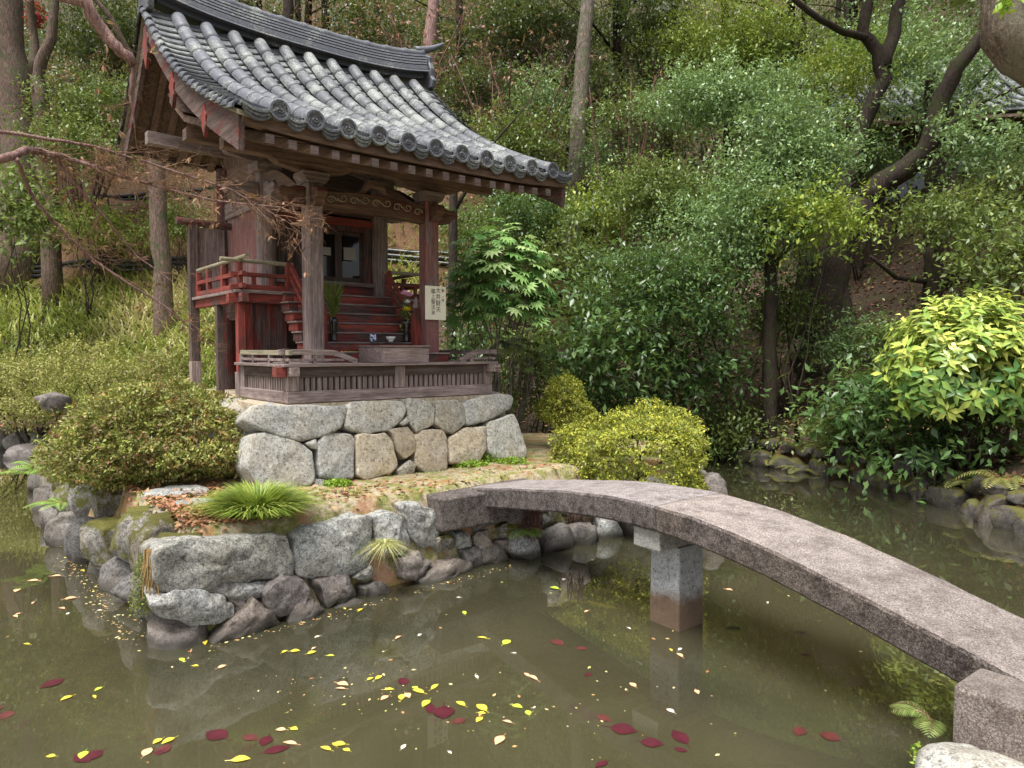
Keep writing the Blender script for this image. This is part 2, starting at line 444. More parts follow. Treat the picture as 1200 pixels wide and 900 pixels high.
def clump_points(n_cl, per, radii, spread, shell=0.55, flat=0.7, seed=0, zmin=-1, lobes=0):
    r = np.random.default_rng(seed)
    if lobes:       # an uneven crown: several leafy boughs of different size, each flattened into tiers
        Cs, Ds, To = [], [], []
        lc = unit(r.normal(size=(lobes, 3))) * (0.35 + 0.45 * r.random((lobes, 1))); lr = 0.20 + 0.32 * r.random(lobes)
        wts = lr ** 2 / np.sum(lr ** 2)
        for q in range(lobes):
            m_ = max(4, int(n_cl * wts[q]))
            dd = unit(r.normal(size=(m_, 3))); rad = (0.35 + 0.65 * r.random(m_) ** 0.5) * (1 + 0.35 * r.normal(size=m_).clip(-1, 1.6))
            c_ = lc[q] + dd * rad[:, None] * lr[q] * np.array([1.25, 1.25, 0.5])
            Cs.append(c_ * np.array(radii)); Ds.append(dd); To.append(np.full(m_, r.random()) * .6 + .4 * r.random(m_))
        C = np.concatenate(Cs); d = np.concatenate(Ds)
        nb_ = 4          # leaves sit along short twigs fanning out of each cluster
        tw = unit((d[:, None, :] * .7 + r.normal(size=(len(C), nb_, 3)) * [.8, .8, .35]).reshape(-1, 3)).reshape(len(C), nb_, 3)
        idx = r.integers(0, nb_, (len(C), per)); t_ = r.random((len(C), per, 1)) ** .7
        o = tw[np.arange(len(C))[:, None], idx] * t_ * spread * 3.0 * (0.5 + 0.9 * r.random((len(C), 1, 1)))
        o[:, :, 2] -= (t_[:, :, 0] ** 2) * spread * .5
        o = o + r.normal(size=o.shape) * spread * .28
        P = C[:, None, :] + o
        return C, P.reshape(-1, 3), np.repeat(d, per, 0), np.repeat(np.concatenate(To), per)
    d = unit(r.normal(size=(n_cl * 3, 3)))
    d = d[d[:, 2] > zmin][:n_cl]
    rad = (shell + (1 - shell) * r.random(len(d)) ** 0.6) * (1 + .02 * r.normal(size=len(d)))
    ph = r.random(3) * 9; d9 = d * 9
    lump = 1 + 0.16 * np.sin(d[:, 0] * 4 + ph[0]) + 0.13 * np.sin(d[:, 1] * 5 + ph[1]) + 0.12 * np.sin(d[:, 2] * 5 + ph[2]) + .045 * np.sin(d9[:, 0] + ph[1]) * np.sin(d9[:, 1] + ph[2]) + .03 * np.sin(d9[:, 0] * 2.1) * np.sin(d9[:, 2] * 2.3 + ph[0])
    C = d * (rad * lump)[:, None] * np.array(radii)
    o = r.normal(size=(len(C), per, 3)) * spread
    o[:, :, 2] *= flat
    P = (C[:, None, :] + o)
    out = unit(np.repeat(d, per, 0))
    tone = np.repeat(r.random(len(C)), per)
    return C, P.reshape(-1, 3), out, tone

def crown(parent, radii, center, n_cl, per, spread, leaf, mat, seed, shell=0.55, flat=0.6, zmin=-1, name='foliage', aspect=0.45, up=0.6, tone_w=0.45, droop=0.15, lobes=0):
    r = np.random.default_rng(seed + 99)
    C, P, out, tone = clump_points(n_cl, per, radii, spread, shell, flat, seed, zmin, lobes)
    P = P + np.array(center)
    n = len(P)
    A = out * 0.5 + r.normal(size=(n, 3)) * 0.7; A[:, 2] -= 0.1
    N = out * 0.3 + np.array([0, 0, up + (.45 if lobes else 0)]) + r.normal(size=(n, 3)) * (0.38 if lobes else 0.45)
    Ln = leaf * (0.65 + 0.7 * r.random(n)); Wd = Ln * aspect * (0.8 + 0.4 * r.random(n))
    rnd = np.clip(tone * tone_w + r.random(n) * (1 - tone_w), 0, 1)
    leaf_object(name, P, A, N, Ln, Wd, mat, parent, rnd, droop=droop)
    return C + np.array(center)

def limb_path(a, b, k=5, wob=0.08, sag=0.0, rs=None):
    rs = rs or random
    a, b = Vector(a), Vector(b); L_ = (b - a).length
    pts = []
    for i in range(k + 1):
        t = i / k
        p = a.lerp(b, t)
        if 0 < i < k:
            p += Vector((rs.uniform(-1, 1), rs.uniform(-1, 1), rs.uniform(-1, 1))) * wob * L_
        p.z += sag * L_ * math.sin(t * math.pi)
        pts.append(p)
    return pts

def shrub(name, label, cat, pos, radii, n_cl, per, spread, leaf, mat, seed, group=None, stem=True, bark='bark_dark', cz=None, **kw):
    """pos = base; crown centre lifted by cz"""
    cz = radii[2] * 0.95 if cz is None else cz
    root = empty(name, pos, 0, label, cat, group)
    C = crown(root, radii, (0, 0, cz), n_cl, per, spread, leaf, L[mat], seed, **kw)
    if stem:
        rs = random.Random(seed)
        mb = MB()
        k = min(len(C), 3 if cz > 1.4 * radii[2] else 7)
        for i in range(k):
            c = C[rs.randrange(len(C))]
            p = limb_path((rs.uniform(-.08, .08), rs.uniform(-.08, .08), -0.15), c * 0.9, 5, 0.06, 0.04, rs)
            r0 = 0.014 + 0.012 * radii[2]
            mb.tube(p, [r0 * (1 - 0.8 * j / 5) for j in range(6)], 5)
        mb.build('stem', M[bark], root, smooth=True)
    return root

def tree(name, label, base, trunk_pts, trunk_r, limbs, crowns, bark, group=None, cat='tree'):
    """all points world; crowns = list of (center, radii, n_cl, per, spread, leaf, mat, seed)"""
    root = empty(name, base, 0, label, cat, group)
    b = Vector(base)
    mb = MB()
    pts = [Vector(p) - b for p in trunk_pts]
    rs = random.Random(len(limbs) * 7 + int(base[0] * 10))
    fine = []; rr = []
    for i in range(len(pts) - 1):
        for j in range(4):
            t = j / 4
            p = pts[i].lerp(pts[i + 1], t) + Vector((rs.uniform(-1, 1), rs.uniform(-1, 1), 0)) * trunk_r[i] * 0.12
            fine.append(p); rr.append((trunk_r[i] * (1 - t) + trunk_r[i + 1] * t) * rs.uniform(0.94, 1.07))
    fine.append(pts[-1]); rr.append(trunk_r[-1])
    mb.tube(fine, rr, 12)
    mb.build('trunk', M[bark], root, smooth=True)
    for lp, lr in limbs:
        m2 = MB(); q = [Vector(p) - b for p in lp]
        f = []; fr = []
        for i in range(len(q) - 1):
            for j in range(3):
                t = j / 3
                f.append(q[i].lerp(q[i + 1], t) + Vector((rs.uniform(-1, 1), rs.uniform(-1, 1), rs.uniform(-1, 1))) * lr[i] * 0.2)
                fr.append(lr[i] * (1 - t) + lr[i + 1] * t)
        f.append(q[-1]); fr.append(lr[-1])
        m2.tube(f, fr, 9)
        m2.build('branch', M[bark], root, smooth=True)
    for (c, rad, ncl, per, sp, leaf, mat, seed) in crowns:
        crown(root, rad, Vector(c) - b, ncl, per, sp, leaf, L[mat], seed, name='crown', lobes=9)
    return root

def blades_object(name, P, Ln, Wd, mat, parent=None, lean=0.5, bend=0.6, dirs=None, seed=1, loc=None, rnd=None):
    """curved grass blades, 3 segments"""
    r = np.random.default_rng(seed)
    n = len(P)
    if dirs is None:
        a = r.random(n) * 2 * np.pi
        dirs = np.stack([np.cos(a), np.sin(a), np.zeros(n)], 1)
    ln = (lean * r.random(n))[:, None]; be = (bend * (0.5 + r.random(n)))[:, None]
    S = np.stack([-dirs[:, 1], dirs[:, 0], np.zeros(n)], 1)
    ph = r.random(n) * 2 * np.pi
    S = S * np.cos(ph * 0)[:, None]
    up = np.array([[0, 0, 1.0]])
    Lc = Ln[:, None]; Wc = Wd[:, None]
    rows = []
    for t, wf in ((0, 1.0), (0.35, 0.9), (0.7, 0.6), (1.0, 0.0)):
        c = P + up * Lc * (t - be * t * t * 0.55) + dirs * Lc * (ln * t + be * t * t * 0.75)
        if wf > 0:
            rows.append(c - S * Wc * wf / 2); rows.append(c + S * Wc * wf / 2)
        else: rows.append(c)
    V = np.stack(rows, 1).reshape(-1, 3)   # 7 verts
    i = np.arange(n)[:, None] * 7
    F = np.concatenate([i + np.array([[a, b, c]]) for a, b, c in ((0, 1, 3), (0, 3, 2), (2, 3, 5), (2, 5, 4), (4, 5, 6))], 1).reshape(-1, 3)
    if rnd is None: rnd = r.random(n)
    return np_mesh(name, V, F, mat, parent, np.repeat(rnd, 7), loc=loc)

def fern(label, pos, nfr, length, mat, seed, name='fern', group=None, az=None, arch=0.5, pinw=0.22, spread_z=(0.5, 1.0)):
    root = empty(name, pos, 0, label, 'fern', group)
    rs = random.Random(seed)
    mbs = MB()
    P, A, N, Ln, Wd = [], [], [], [], []
    for i in range(nfr):
        a = (2 * math.pi * i / nfr + rs.uniform(-.3, .3)) if az is None else rs.uniform(*az)
        d = Vector((math.cos(a), math.sin(a), 0)); s = Vector((-d.y, d.x, 0))
        Lf = length * rs.uniform(0.7, 1.15); up = rs.uniform(*spread_z)
        pts = []
        K = 16
        for k in range(K + 1):
            t = k / K
            pts.append(d * Lf * (0.85 * t) + Vector((0, 0, Lf * (up * t * (1 - arch * 1.3 * t)))))
        mbs.tube(pts, [0.003 * (1 - 0.7 * k / K) for k in range(K + 1)], 4)
        for k in range(2, K + 1):
            t = k / K
            pl = Lf * pinw * math.sin(math.pi * (0.12 + 0.88 * t)) ** 0.7 + 0.01
            tg = (pts[k] - pts[k - 1]).normalized()
            nn = s.cross(tg)
            for sg in (-1, 1):
                P.append(pts[k]); A.append(s * sg + tg * 0.45 + Vector((0, 0, -0.15))); N.append(nn if nn.z > 0 else -nn)
                Ln.append(pl); Wd.append(Lf / K * 0.62)
    mbs.build('frond_stalk', M['twig'], root)
    leaf_object('frond', np.array(P), np.array(A), np.array(N), np.array(Ln), np.array(Wd), L[mat], root, np.clip(rng.normal(rs.uniform(.3, .7), .15, len(P)), 0, 1), fold=0.1, droop=0.12)
    return root

# ------------------------------------------------------------------ terrain and water
WATER = 0.15
POND = [(-22, 17), (-14, 15.6), (-11, 14.9), (-8, 13.6), (-3, 12.8), (1, 12.8), (3.3, 14.0), (4.0, 13.6), (4.6, 12.4), (5.45, 11.3), (5.75, 10.0), (5.75, 9.0), (5.8, 7.8),
        (5.4, 5.8), (4.4, 4.6), (3.1, 3.95), (2.25, 3.15), (1.95, 2.85), (1.75, 2.5), (1.0, 2.2), (-22, 2.0)]
ISLE = [(-2.31, 4.8), (-1.84, 5.15), (-1.37, 5.72), (-.745, 6.24), (-.32, 6.63), (0.05, 7.0), (.92, 7.72), (1.8, 8.05), (2.4, 8.6), (2.4, 10.0), (1.5, 11.2), (-2, 11.7),
        (-5.6, 11.4), (-7.0, 10.6), (-6.3, 9.47), (-4.75, 7.45), (-3.4, 6.0)]

def poly_sd(X, Y, poly):
    """signed distance, negative inside"""
    P = np.array(poly, float); Q = np.roll(P, -1, 0)
    d2 = np.full(X.shape, 1e18); ins = np.zeros(X.shape, bool)
    for (ax, ay), (bx, by) in zip(P, Q):
        ex, ey = bx - ax, by - ay
        t = np.clip(((X - ax) * ex + (Y - ay) * ey) / (ex * ex + ey * ey), 0, 1)
        d2 = np.minimum(d2, (X - ax - t * ex) ** 2 + (Y - ay - t * ey) ** 2)
        c = ((ay > Y) != (by > Y)) & (X < (bx - ax) * (Y - ay) / (by - ay + 1e-12) + ax)
        ins ^= c
    return np.where(ins, -1, 1) * np.sqrt(d2)

def sstep(a, b, x):
    t = np.clip((x - a) / (b - a), 0, 1); return t * t * (3 - 2 * t)

def wob(X, Y, s, seed=0):
    return (np.sin(X * s + seed) * np.cos(Y * s * 1.3 + seed * 2) + 0.5 * np.sin(X * s * 2.3 - Y * s * 1.7 + seed) + 0.3 * np.sin(X * s * 4.1 + Y * s * 5.3))

def height(X, Y):
    X = np.asarray(X, float); Y = np.asarray(Y, float)
    dp = poly_sd(X, Y, POND); di = poly_sd(X, Y, ISLE)
    # far side hill
    bank = 0.15 + 0.42 * sstep(0.0, 0.35, dp)
    hill = bank + np.maximum(dp - 0.6, 0) * (0.50 + 0.14 * sstep(2, 10, dp) + 0.26 * sstep(2.0, -2.0, X) * sstep(16, 6, dp)) + 0.09 * wob(X, Y, 0.8, 1) * sstep(1, 4, dp) + 0.03 * wob(X, Y, 3.1, 2) * sstep(.3, 1, dp)
    # terraces on the left: brown cut banks
    left = sstep(3.0, 0.0, X)
    for y0, dz in ((5.2, .95), (6.9, .6), (8.6, .5)):
        hill += left * dz * sstep(y0, y0 + 0.25, dp)
    near = 0.15 + 0.36 * sstep(0, 0.35, dp) + 0.02 * wob(X, Y, 4, 3)
    isnear = sstep(6.5, 4.0, Y)
    land = np.where(dp > 0, hill * (1 - isnear) + near * isnear, 0)
    bed = -0.55 + 0.05 * wob(X, Y, 1.4, 5)
    z = np.where(dp > 0, land, np.maximum(bed, 0.15 + dp * 1.6))
    isl = np.where(di < 0, np.minimum(0.90 + 0.012 * wob(X, Y, 3.3, 4), -0.2 + (-di) * 4.6), np.maximum(-0.55, -0.2 - di * 2.0))
    z = np.where(di < 0.2, np.maximum(isl, z), z)
    return z

def axis_vals(lo, hi, dlo, dhi, fine, grow=1.12):
    a = list(np.arange(dlo, dhi, fine)); s = fine; x = a[-1]
    while x < hi: s = min(s * grow, 2.5); x += s; a.append(x)
    s = fine; x = a[0]; b = []
    while x > lo: s = min(s * grow, 2.5); x -= s; b.append(x)
    return np.array(b[::-1] + a)
xs = axis_vals(-70, 70, -7.5, 6.5, 0.07); ys = axis_vals(-12, 95, 2.0, 14.5, 0.07)
GX, GY = np.meshgrid(xs, ys)
GZ = height(GX, GY)
nx, ny = len(xs), len(ys)
V = np.stack([GX, GY, GZ], -1).reshape(-1, 3)
ii = (np.arange(ny - 1)[:, None] * nx + np.arange(nx - 1)[None, :]).ravel()
F = np.stack([ii, ii + 1, ii + nx + 1, ii + nx], 1)

def ground_mat():
    m, nt, b = newmat('garden_earth_moss_and_litter', 0.9, 0.2)
    v = coords(nt, world=True)
    n1 = tex_noise(nt, 1.6, 6, 0.65, v); n2 = tex_noise(nt, 28, 6, 0.75, v); n3 = tex_noise(nt, 6, 5, 0.7, v)
    earth = ramp(nt, n2, [(0.3, (0.022, 0.015, 0.011)), (0.5, (0.06, 0.04, 0.028)), (0.68, (0.14, 0.09, 0.06))])
    path = ramp(nt, n2, [(0.3, (0.2, 0.16, 0.1)), (0.5, (0.36, 0.3, 0.2)), (0.7, (0.5, 0.44, 0.32))])
    green = ramp(nt, n2, [(0.3, (0.07, 0.08, 0.02)), (0.7, (0.26, 0.27, 0.06))])
    # island: sandy earth with green and rusty patches
    isl = mix(nt, ramp(nt, n3, [(0.44, g(0)), (0.56, g(0.85))]), path, green)
    isl = mix(nt, ramp(nt, tex_noise(nt, 3.1, 5, 0.7, coords(nt, world=True, scale=(1.1, 1, 1))), [(0.5, g(0)), (0.6, g(0.6))]), isl, (0.33, 0.14, 0.07))
    hill = mix(nt, ramp(nt, n1, [(0.5, g(0)), (0.62, g(0.7))]), earth, (0.05, 0.06, 0.02))
    sp = nt.nodes.new('ShaderNodeSeparateXYZ'); nt.links.new(v, sp.inputs[0])
    # island region: y < 11.5 and x < 3
    def step(sock, a, b_):
        mr = nt.nodes.new('ShaderNodeMapRange'); mr.inputs[1].default_value = a; mr.inputs[2].default_value = b_
        nt.links.new(sock, mr.inputs[0]); return mr.outputs[0]
    my = step(sp.outputs[1], 12.0, 11.7); mx = step(sp.outputs[0], 3.4, 3.2)
    mu = nt.nodes.new('ShaderNodeMath'); mu.operation = 'MULTIPLY'; nt.links.new(my, mu.inputs[0]); nt.links.new(mx, mu.inputs[1])
    ge_ = nt.nodes.new('ShaderNodeNewGeometry'); sn = nt.nodes.new('ShaderNodeSeparateXYZ'); nt.links.new(ge_.outputs['Normal'], sn.inputs[0])
    cut = ramp(nt, n2, [(0.3, (0.04, 0.022, 0.012)), (0.7, (0.17, 0.095, 0.05))])
    hill = mix(nt, step(sn.outputs[2], 0.72, 0.60), hill, cut)
    c = mix(nt, mu.outputs[0], hill, isl)
    c = mix(nt, step(sp.outputs[2], 0.1, 0.0), c, (0.12, 0.105, 0.05))
    nt.links.new(c, b.inputs['Base Color'])
    bump(nt, b, n2, 0.8, 0.03)
    return m
ground = np_mesh('ground', V, F, ground_mat(), smooth=True)
tag(ground, kind='structure')

def water_mat():
    m, nt, b = newmat('murky_olive_pond_water', 0.02, 0.5)
    v = coords(nt, world=True)
    n = tex_noise(nt, 0.9, 4, 0.55, v, 0.5)
    c = ramp(nt, n, [(0.3, (0.056, 0.054, 0.031)), (0.7, (0.092, 0.087, 0.052))])
    df = nt.nodes.new('ShaderNodeBsdfDiffuse'); nt.links.new(c, df.inputs[0])
    tr = nt.nodes.new('ShaderNodeBsdfTransparent'); tr.inputs[0].default_value = (0.75, 0.72, 0.55, 1)
    mx = nt.nodes.new('ShaderNodeMixShader'); mx.inputs[0].default_value = 0.50
    nt.links.new(tr.outputs[0], mx.inputs[1]); nt.links.new(df.outputs[0], mx.inputs[2])
    gl = nt.nodes.new('ShaderNodeBsdfGlossy'); gl.inputs['Roughness'].default_value = 0.004
    fr = nt.nodes.new('ShaderNodeFresnel'); fr.inputs[0].default_value = 1.36
    bp = nt.nodes.new('ShaderNodeBump'); bp.inputs['Strength'].default_value = 0.02; bp.inputs['Distance'].default_value = 0.01
    nt.links.new(tex_noise(nt, 5, 3, 0.5, coords(nt, world=True, scale=(1, 2, 1))), bp.inputs['Height'])
    nt.links.new(bp.outputs[0], gl.inputs['Normal']); nt.links.new(bp.outputs[0], fr.inputs['Normal'])
    m2 = nt.nodes.new('ShaderNodeMixShader')
    sc_ = nt.nodes.new('ShaderNodeMath'); sc_.operation = 'MULTIPLY'; sc_.inputs[1].default_value = 2.1; sc_.use_clamp = True
    nt.links.new(fr.outputs[0], sc_.inputs[0])
    nt.links.new(sc_.outputs[0], m2.inputs[0]); nt.links.new(mx.outputs[0], m2.inputs[1]); nt.links.new(gl.outputs[0], m2.inputs[2])
    nt.links.new(m2.outputs[0], nt.nodes['Material Output'].inputs[0])
    return m
wm = MB(); wm.add([(-24, 1.4, WATER), (7, 1.4, WATER), (7, 18, WATER), (-24, 18, WATER)], [(0, 1, 2, 3)])
water = wm.build('water', water_mat()); tag(water, kind='structure')

# ------------------------------------------------------------------ rocks
def traced_stone(name, px, p0, nrm, depth, mat, parent, seed, bulge=0.02, gap=0.008, amp=0.014, yaw_noise=True, back=0.85):
    """a stone whose outline follows px on the plane (p0,nrm); real depth behind it"""
    p0 = Vector(p0); nrm = Vector(nrm).normalized()      # nrm points to the viewer
    P = []
    o = Vector((0, 0, CH))
    for x, y in px:
        d = ray(x, y); t = (p0 - o).dot(nrm) / d.dot(nrm)
        P.append(o + d * t)
    ta = Vector((0, 0, 1)).cross(nrm).normalized(); tb = nrm.cross(ta)
    Q = [((p - p0).dot(ta), (p - p0).dot(tb)) for p in P]
    for rr_ in range(2):
        Z = []; w1, w0 = (.86, .14) if rr_ else (.94, .06)
        for i in range(len(Q)):
            a, b = Q[i], Q[(i + 1) % len(Q)]
            Z.append((a[0] * w1 + b[0] * w0, a[1] * w1 + b[1] * w0)); Z.append((a[0] * w0 + b[0] * w1, a[1] * w0 + b[1] * w1))
        Q = Z
    cx = sum(q[0] for q in Q) / len(Q); cy = sum(q[1] for q in Q) / len(Q)
    seg = [math.dist(Q[i], Q[(i + 1) % len(Q)]) for i in range(len(Q))]; tot = sum(seg); n = 56
    out = []; i = 0; acc = 0
    for k in range(n):
        s = tot * k / n
        while acc + seg[i] < s: acc += seg[i]; i += 1
        t = (s - acc) / seg[i]; a, b = Q[i], Q[(i + 1) % len(Q)]
        out.append((a[0] + (b[0] - a[0]) * t, a[1] + (b[1] - a[1]) * t))
    rad = math.sqrt(tot * 0.04)
    size = tot / 6
    rings = [(back, -depth), (1.0, -depth * 0.7), (1.01, -depth * 0.35), (1.005, -size * .16), (1.0, -size * .07), (0.985, -size * .032), (0.955, -size * .010), (0.90, 0.0), (0.76, bulge * .4), (0.62, bulge * .7), (0.46, bulge * .9), (0.3, bulge), (0.14, bulge)]
    vs = []
    for sc, e in rings:
        for (a, b) in out:
            l = math.hypot(a - cx, b - cy)
            k = sc * max(0.2, (l - gap) / max(l, 1e-6))
            p = p0 + ta * (cx + (a - cx) * k) + tb * (cy + (b - cy) * k) + nrm * e
            nz = noise.noise_vector(p * 3.5 + Vector((seed, 0, 0))) * amp * 1.6 + noise.noise_vector(p * 11 + Vector((0, seed, 0))) * amp * 0.8 + noise.noise_vector(p * 30) * amp * 0.25
            vs.append(p + nz)
    vs.append(p0 + ta * cx + tb * cy + nrm * bulge)
    fs = []
    for r_ in range(len(rings) - 1):
        for k in range(n):
            a = r_ * n + k; b = r_ * n + (k + 1) % n
            fs.append((a, b, b + n, a + n))
    last = (len(rings) - 1) * n
    for k in range(n): fs.append((last + k, last + (k + 1) % n, len(vs) - 1))
    fs.append(tuple(reversed(range(n))))
    mb = MB(); mb.add(vs, fs)
    return mb.build(name, mat, parent, smooth=True, off=tuple(parent.location) if parent else (0, 0, 0))

import bmesh
def _ico(sub):
    bm = bmesh.new(); bmesh.ops.create_icosphere(bm, subdivisions=sub, radius=1)
    bm.verts.ensure_lookup_table()
    v = [vv.co.copy() for vv in bm.verts]; f = [tuple(x.index for x in ff.verts) for ff in bm.faces]
    bm.free(); return v, f
ICO4 = _ico(4); ICO3 = _ico(3)
def rock(name, c, dims, mat, seed, rz=0.0, parent=None, sq=0.6, amp=0.16, tilt=(0, 0), label=None, cat=None, group=None, ico=None, off=None):
    """c = centre, dims = half sizes; sq<1 squarer"""
    V0, F0 = ico or ICO4
    rot = Matrix.Rotation(rz, 3, 'Z') @ Matrix.Rotation(tilt[0], 3, 'X') @ Matrix.Rotation(tilt[1], 3, 'Y')
    rs = random.Random(seed); cuts = []
    for _ in range(7):
        d = Vector((rs.gauss(0, 1), rs.gauss(0, 1), rs.gauss(0, 1))).normalized(); cuts.append((d, rs.uniform(0.62, 0.9)))
    vs = []
    mn = min(dims)
    for v in V0:
        p = Vector([math.copysign(abs(a) ** sq, a) for a in v])
        m_ = max(abs(p.x), abs(p.y), abs(p.z)); l = p.length
        p = p / (l ** 0.5)
        for d, h in cuts:
            e = p.dot(d)
            if e > h: p = p - d * (e - h) * 0.85
        nz = noise.noise(v * 1.3 + Vector((seed * 3.1, 0, 0))) * amp + noise.noise(v * 3.1 + Vector((0, seed, 0))) * amp * 0.5
        p = p * (1 + nz)
        q = Vector((p.x * dims[0], p.y * dims[1], p.z * dims[2]))
        q += noise.noise_vector((q + Vector((seed, seed, 0))) * (1.2 / mn)) * mn * 0.05 + noise.noise_vector(q * (4 / mn)) * mn * 0.02
        vs.append(rot @ q)
    mb = MB(); mb.add(vs, F0)
    o = mb.build(name, mat, parent, smooth=True)
    o.location = Vector(c) - (Vector(parent.location) if parent else Vector((0, 0, 0)))
    tag(o, label, cat, group)
    return o

# ------------------------------------------------------------------ island retaining wall
C0 = Vector((-2.31, 4.8, 0)); C1 = Vector((0.0, 6.96, 0))
wd = (C1 - C0).normalized(); wn = Vector((wd.y, -wd.x, 0))
wall_front = empty('retaining_wall', (-2.31, 4.8, WATER), 0, 'rough grey granite boulder wall holding up the front edge of the island', 'stone wall')
FS = [  # (outline px, extra forward offset, mat, depth)
 ([(180,650),(190,642),(232,634),(290,629),(325,626),(342,631),(345,665),(341,678),(318,684),(268,687),(240,692),(196,693),(184,675)], .02, 'wall', .5),
 ([(232,690),(268,685),(322,681),(314,692),(285,700),(262,703),(243,699)], 0.0, 'wall', .3),
 ([(342,631),(352,627),(358,625),(400,612),(425,604),(434,607),(437,640),(434,668),(410,675),(360,677),(347,672),(346,650)], .0, 'wall', .5),
 ([(435,605),(457,600),(473,606),(480,636),(476,652),(452,650),(441,632)], -.02, 'wall', .4),
 ([(474,594),(490,591),(512,598),(515,625),(511,640),(495,641),(482,630),(476,610)], -.02, 'wall', .4),
 ([(472,655),(490,650),(510,662),(488,680),(474,677)], .03, 'rock', .35),
 ([(496,680),(538,652),(554,663),(550,675),(524,690),(500,688)], .08, 'rock', .4),
 ([(511,629),(529,628),(534,640),(518,646)], .0, 'wall_mossy', .3),
 ([(532,625),(552,623),(555,637),(541,643)], .0, 'wall', .3),
 ([(557,628),(572,623),(576,638),(563,646)], .0, 'rock', .3),
 ([(544,647),(556,641),(568,650),(562,664),(548,660)], .02, 'rock_dark', .3),
 ([(568,644),(580,640),(597,662),(580,670),(566,660)], .04, 'rock_dark', .3),
 ([(581,635),(601,632),(607,647),(598,654),(588,650)], .0, 'rock', .3),
 ([(589,614),(605,610),(609,629),(592,631)], -.02, 'wall_mossy', .3),
 ([(553,604),(585,602),(588,616),(560,622)], -.05, 'rock_dark', .3),
 ([(183,701),(211,692),(248,699),(273,713),(272,728),(227,738),(192,723)], .06, 'wall', .4),
 ([(269,704),(288,700),(293,711),(280,717)], .0, 'rock', .2),
 ([(304,701),(320,717),(325,734),(290,750),(246,758),(268,735),(285,722)], .10, 'rock', .45),
 ([(312,696),(333,677),(355,679),(361,693),(355,707),(331,722),(315,712)], .10, 'rock', .3),
 ([(347,709),(368,705),(381,717),(372,730),(344,730)], .10, 'rock', .35),
 ([(376,683),(408,673),(421,693),(419,701),(384,713)], .05, 'rock', .35),
 ([(415,675),(433,662),(436,677),(420,681)], .0, 'wall', .3),
 ([(425,690),(450,682),(470,690),(468,700),(430,708)], .04, 'rock_dark', .3),
 ([(386,714),(420,704),(440,712),(430,724),(392,730)], .08, 'rock_dark', .35),
]
for i, (px, off, mt, dep) in enumerate(FS):
    traced_stone('stone', px, C0 + wn * off, (wn + Vector((0, 0, 0.06))), dep, M[mt], wall_front, i + 1.3, bulge=0.03, gap=-0.010, amp=0.03)
rock('stone', (-2.38, 5.0, 0.12), (.27, .25, .25), M['rock'], 5, 0.5, wall_front, sq=.8, amp=.18)
# continuation under and behind the bridge
pts_r = [(0.12, 7.04), (0.42, 7.3), (0.72, 7.55), (1.02, 7.8), (1.38, 7.92), (1.7, 8.05), (2.0, 8.25), (2.25, 8.5), (2.42, 8.9), (2.45, 9.4), (2.42, 9.9)]
for i, (x, y) in enumerate(pts_r):
    rock('stone', (x, y, 0.22), (.2, .2, .2), M['rock_dark' if i % 3 else 'wall'], 20 + i, i * .7, wall_front, ico=ICO3)
    rock('stone', (x - .05, y + .12, 0.56), (.2, .18, .2), M['wall' if i % 2 else 'rock'], 40 + i, i * 1.3, wall_front, ico=ICO3)
# dark earth fill behind the stones
wl = empty('retaining_wall', (-4.7, 7.4, WATER), 0, 'mossy boulder wall along the left side of the island below the big round bush', 'stone wall')
LS = [  # (centre, half dims, mat, rz)
 ((-2.38, 5.15, .66), (.25, .30, .25), 'wall_mossy', .9), ((-2.62, 5.28, .30), (.26, .26, .26), 'rock', .2),
 ((-2.72, 5.55, .62), (.30, .26, .30), 'wall_mossy', .7), ((-2.98, 5.72, .24), (.26, .24, .22), 'rock_dark', 1.1),
 ((-2.62, 5.9, .80), (.36, .42, .13), 'wall', .8), ((-3.18, 6.02, .60), (.28, .26, .29), 'wall_mossy', .4),
 ((-3.35, 6.15, .22), (.26, .24, .2), 'rock_dark', .1), ((-3.08, 6.5, .82), (.38, .34, .15), 'wall', .5),
 ((-3.6, 6.45, .42), (.34, .28, .3), 'wall_mossy', .9), ((-3.75, 6.58, .17), (.26, .24, .2), 'rock_dark', 1.7),
 ((-3.7, 6.95, .72), (.42, .38, .28), 'wall_mossy', .6), ((-4.1, 7.0, .30), (.32, .28, .28), 'rock', .3),
 ((-4.25, 7.5, .66), (.4, .36, .3), 'wall_mossy', .8), ((-4.6, 7.5, .26), (.32, .28, .26), 'rock_dark', .3),
 ((-4.8, 8.05, .55), (.42, .4, .34), 'wall', 1.0), ((-5.2, 8.3, .24), (.32, .3, .24), 'rock_dark', .2),
 ((-5.4, 8.9, .5), (.42, .4, .34), 'wall_mossy', .2), ((-5.9, 9.2, .25), (.36, .32, .25), 'rock', .9),
 ((-6.2, 9.9, .45), (.45, .4, .34), 'wall', .4), ((-6.7, 10.5, .35), (.45, .4, .34), 'rock_dark', .1)]
for i, (c, dm, mt, rz) in enumerate(LS):
    rock('stone', c, tuple(q * .93 for q in dm), M['wall_mossy' if mt == 'wall' and i not in (4, 7) else ('rock_dark' if mt == 'rock' else mt)], 60 + i, rz, wl, sq=.5, amp=.2)

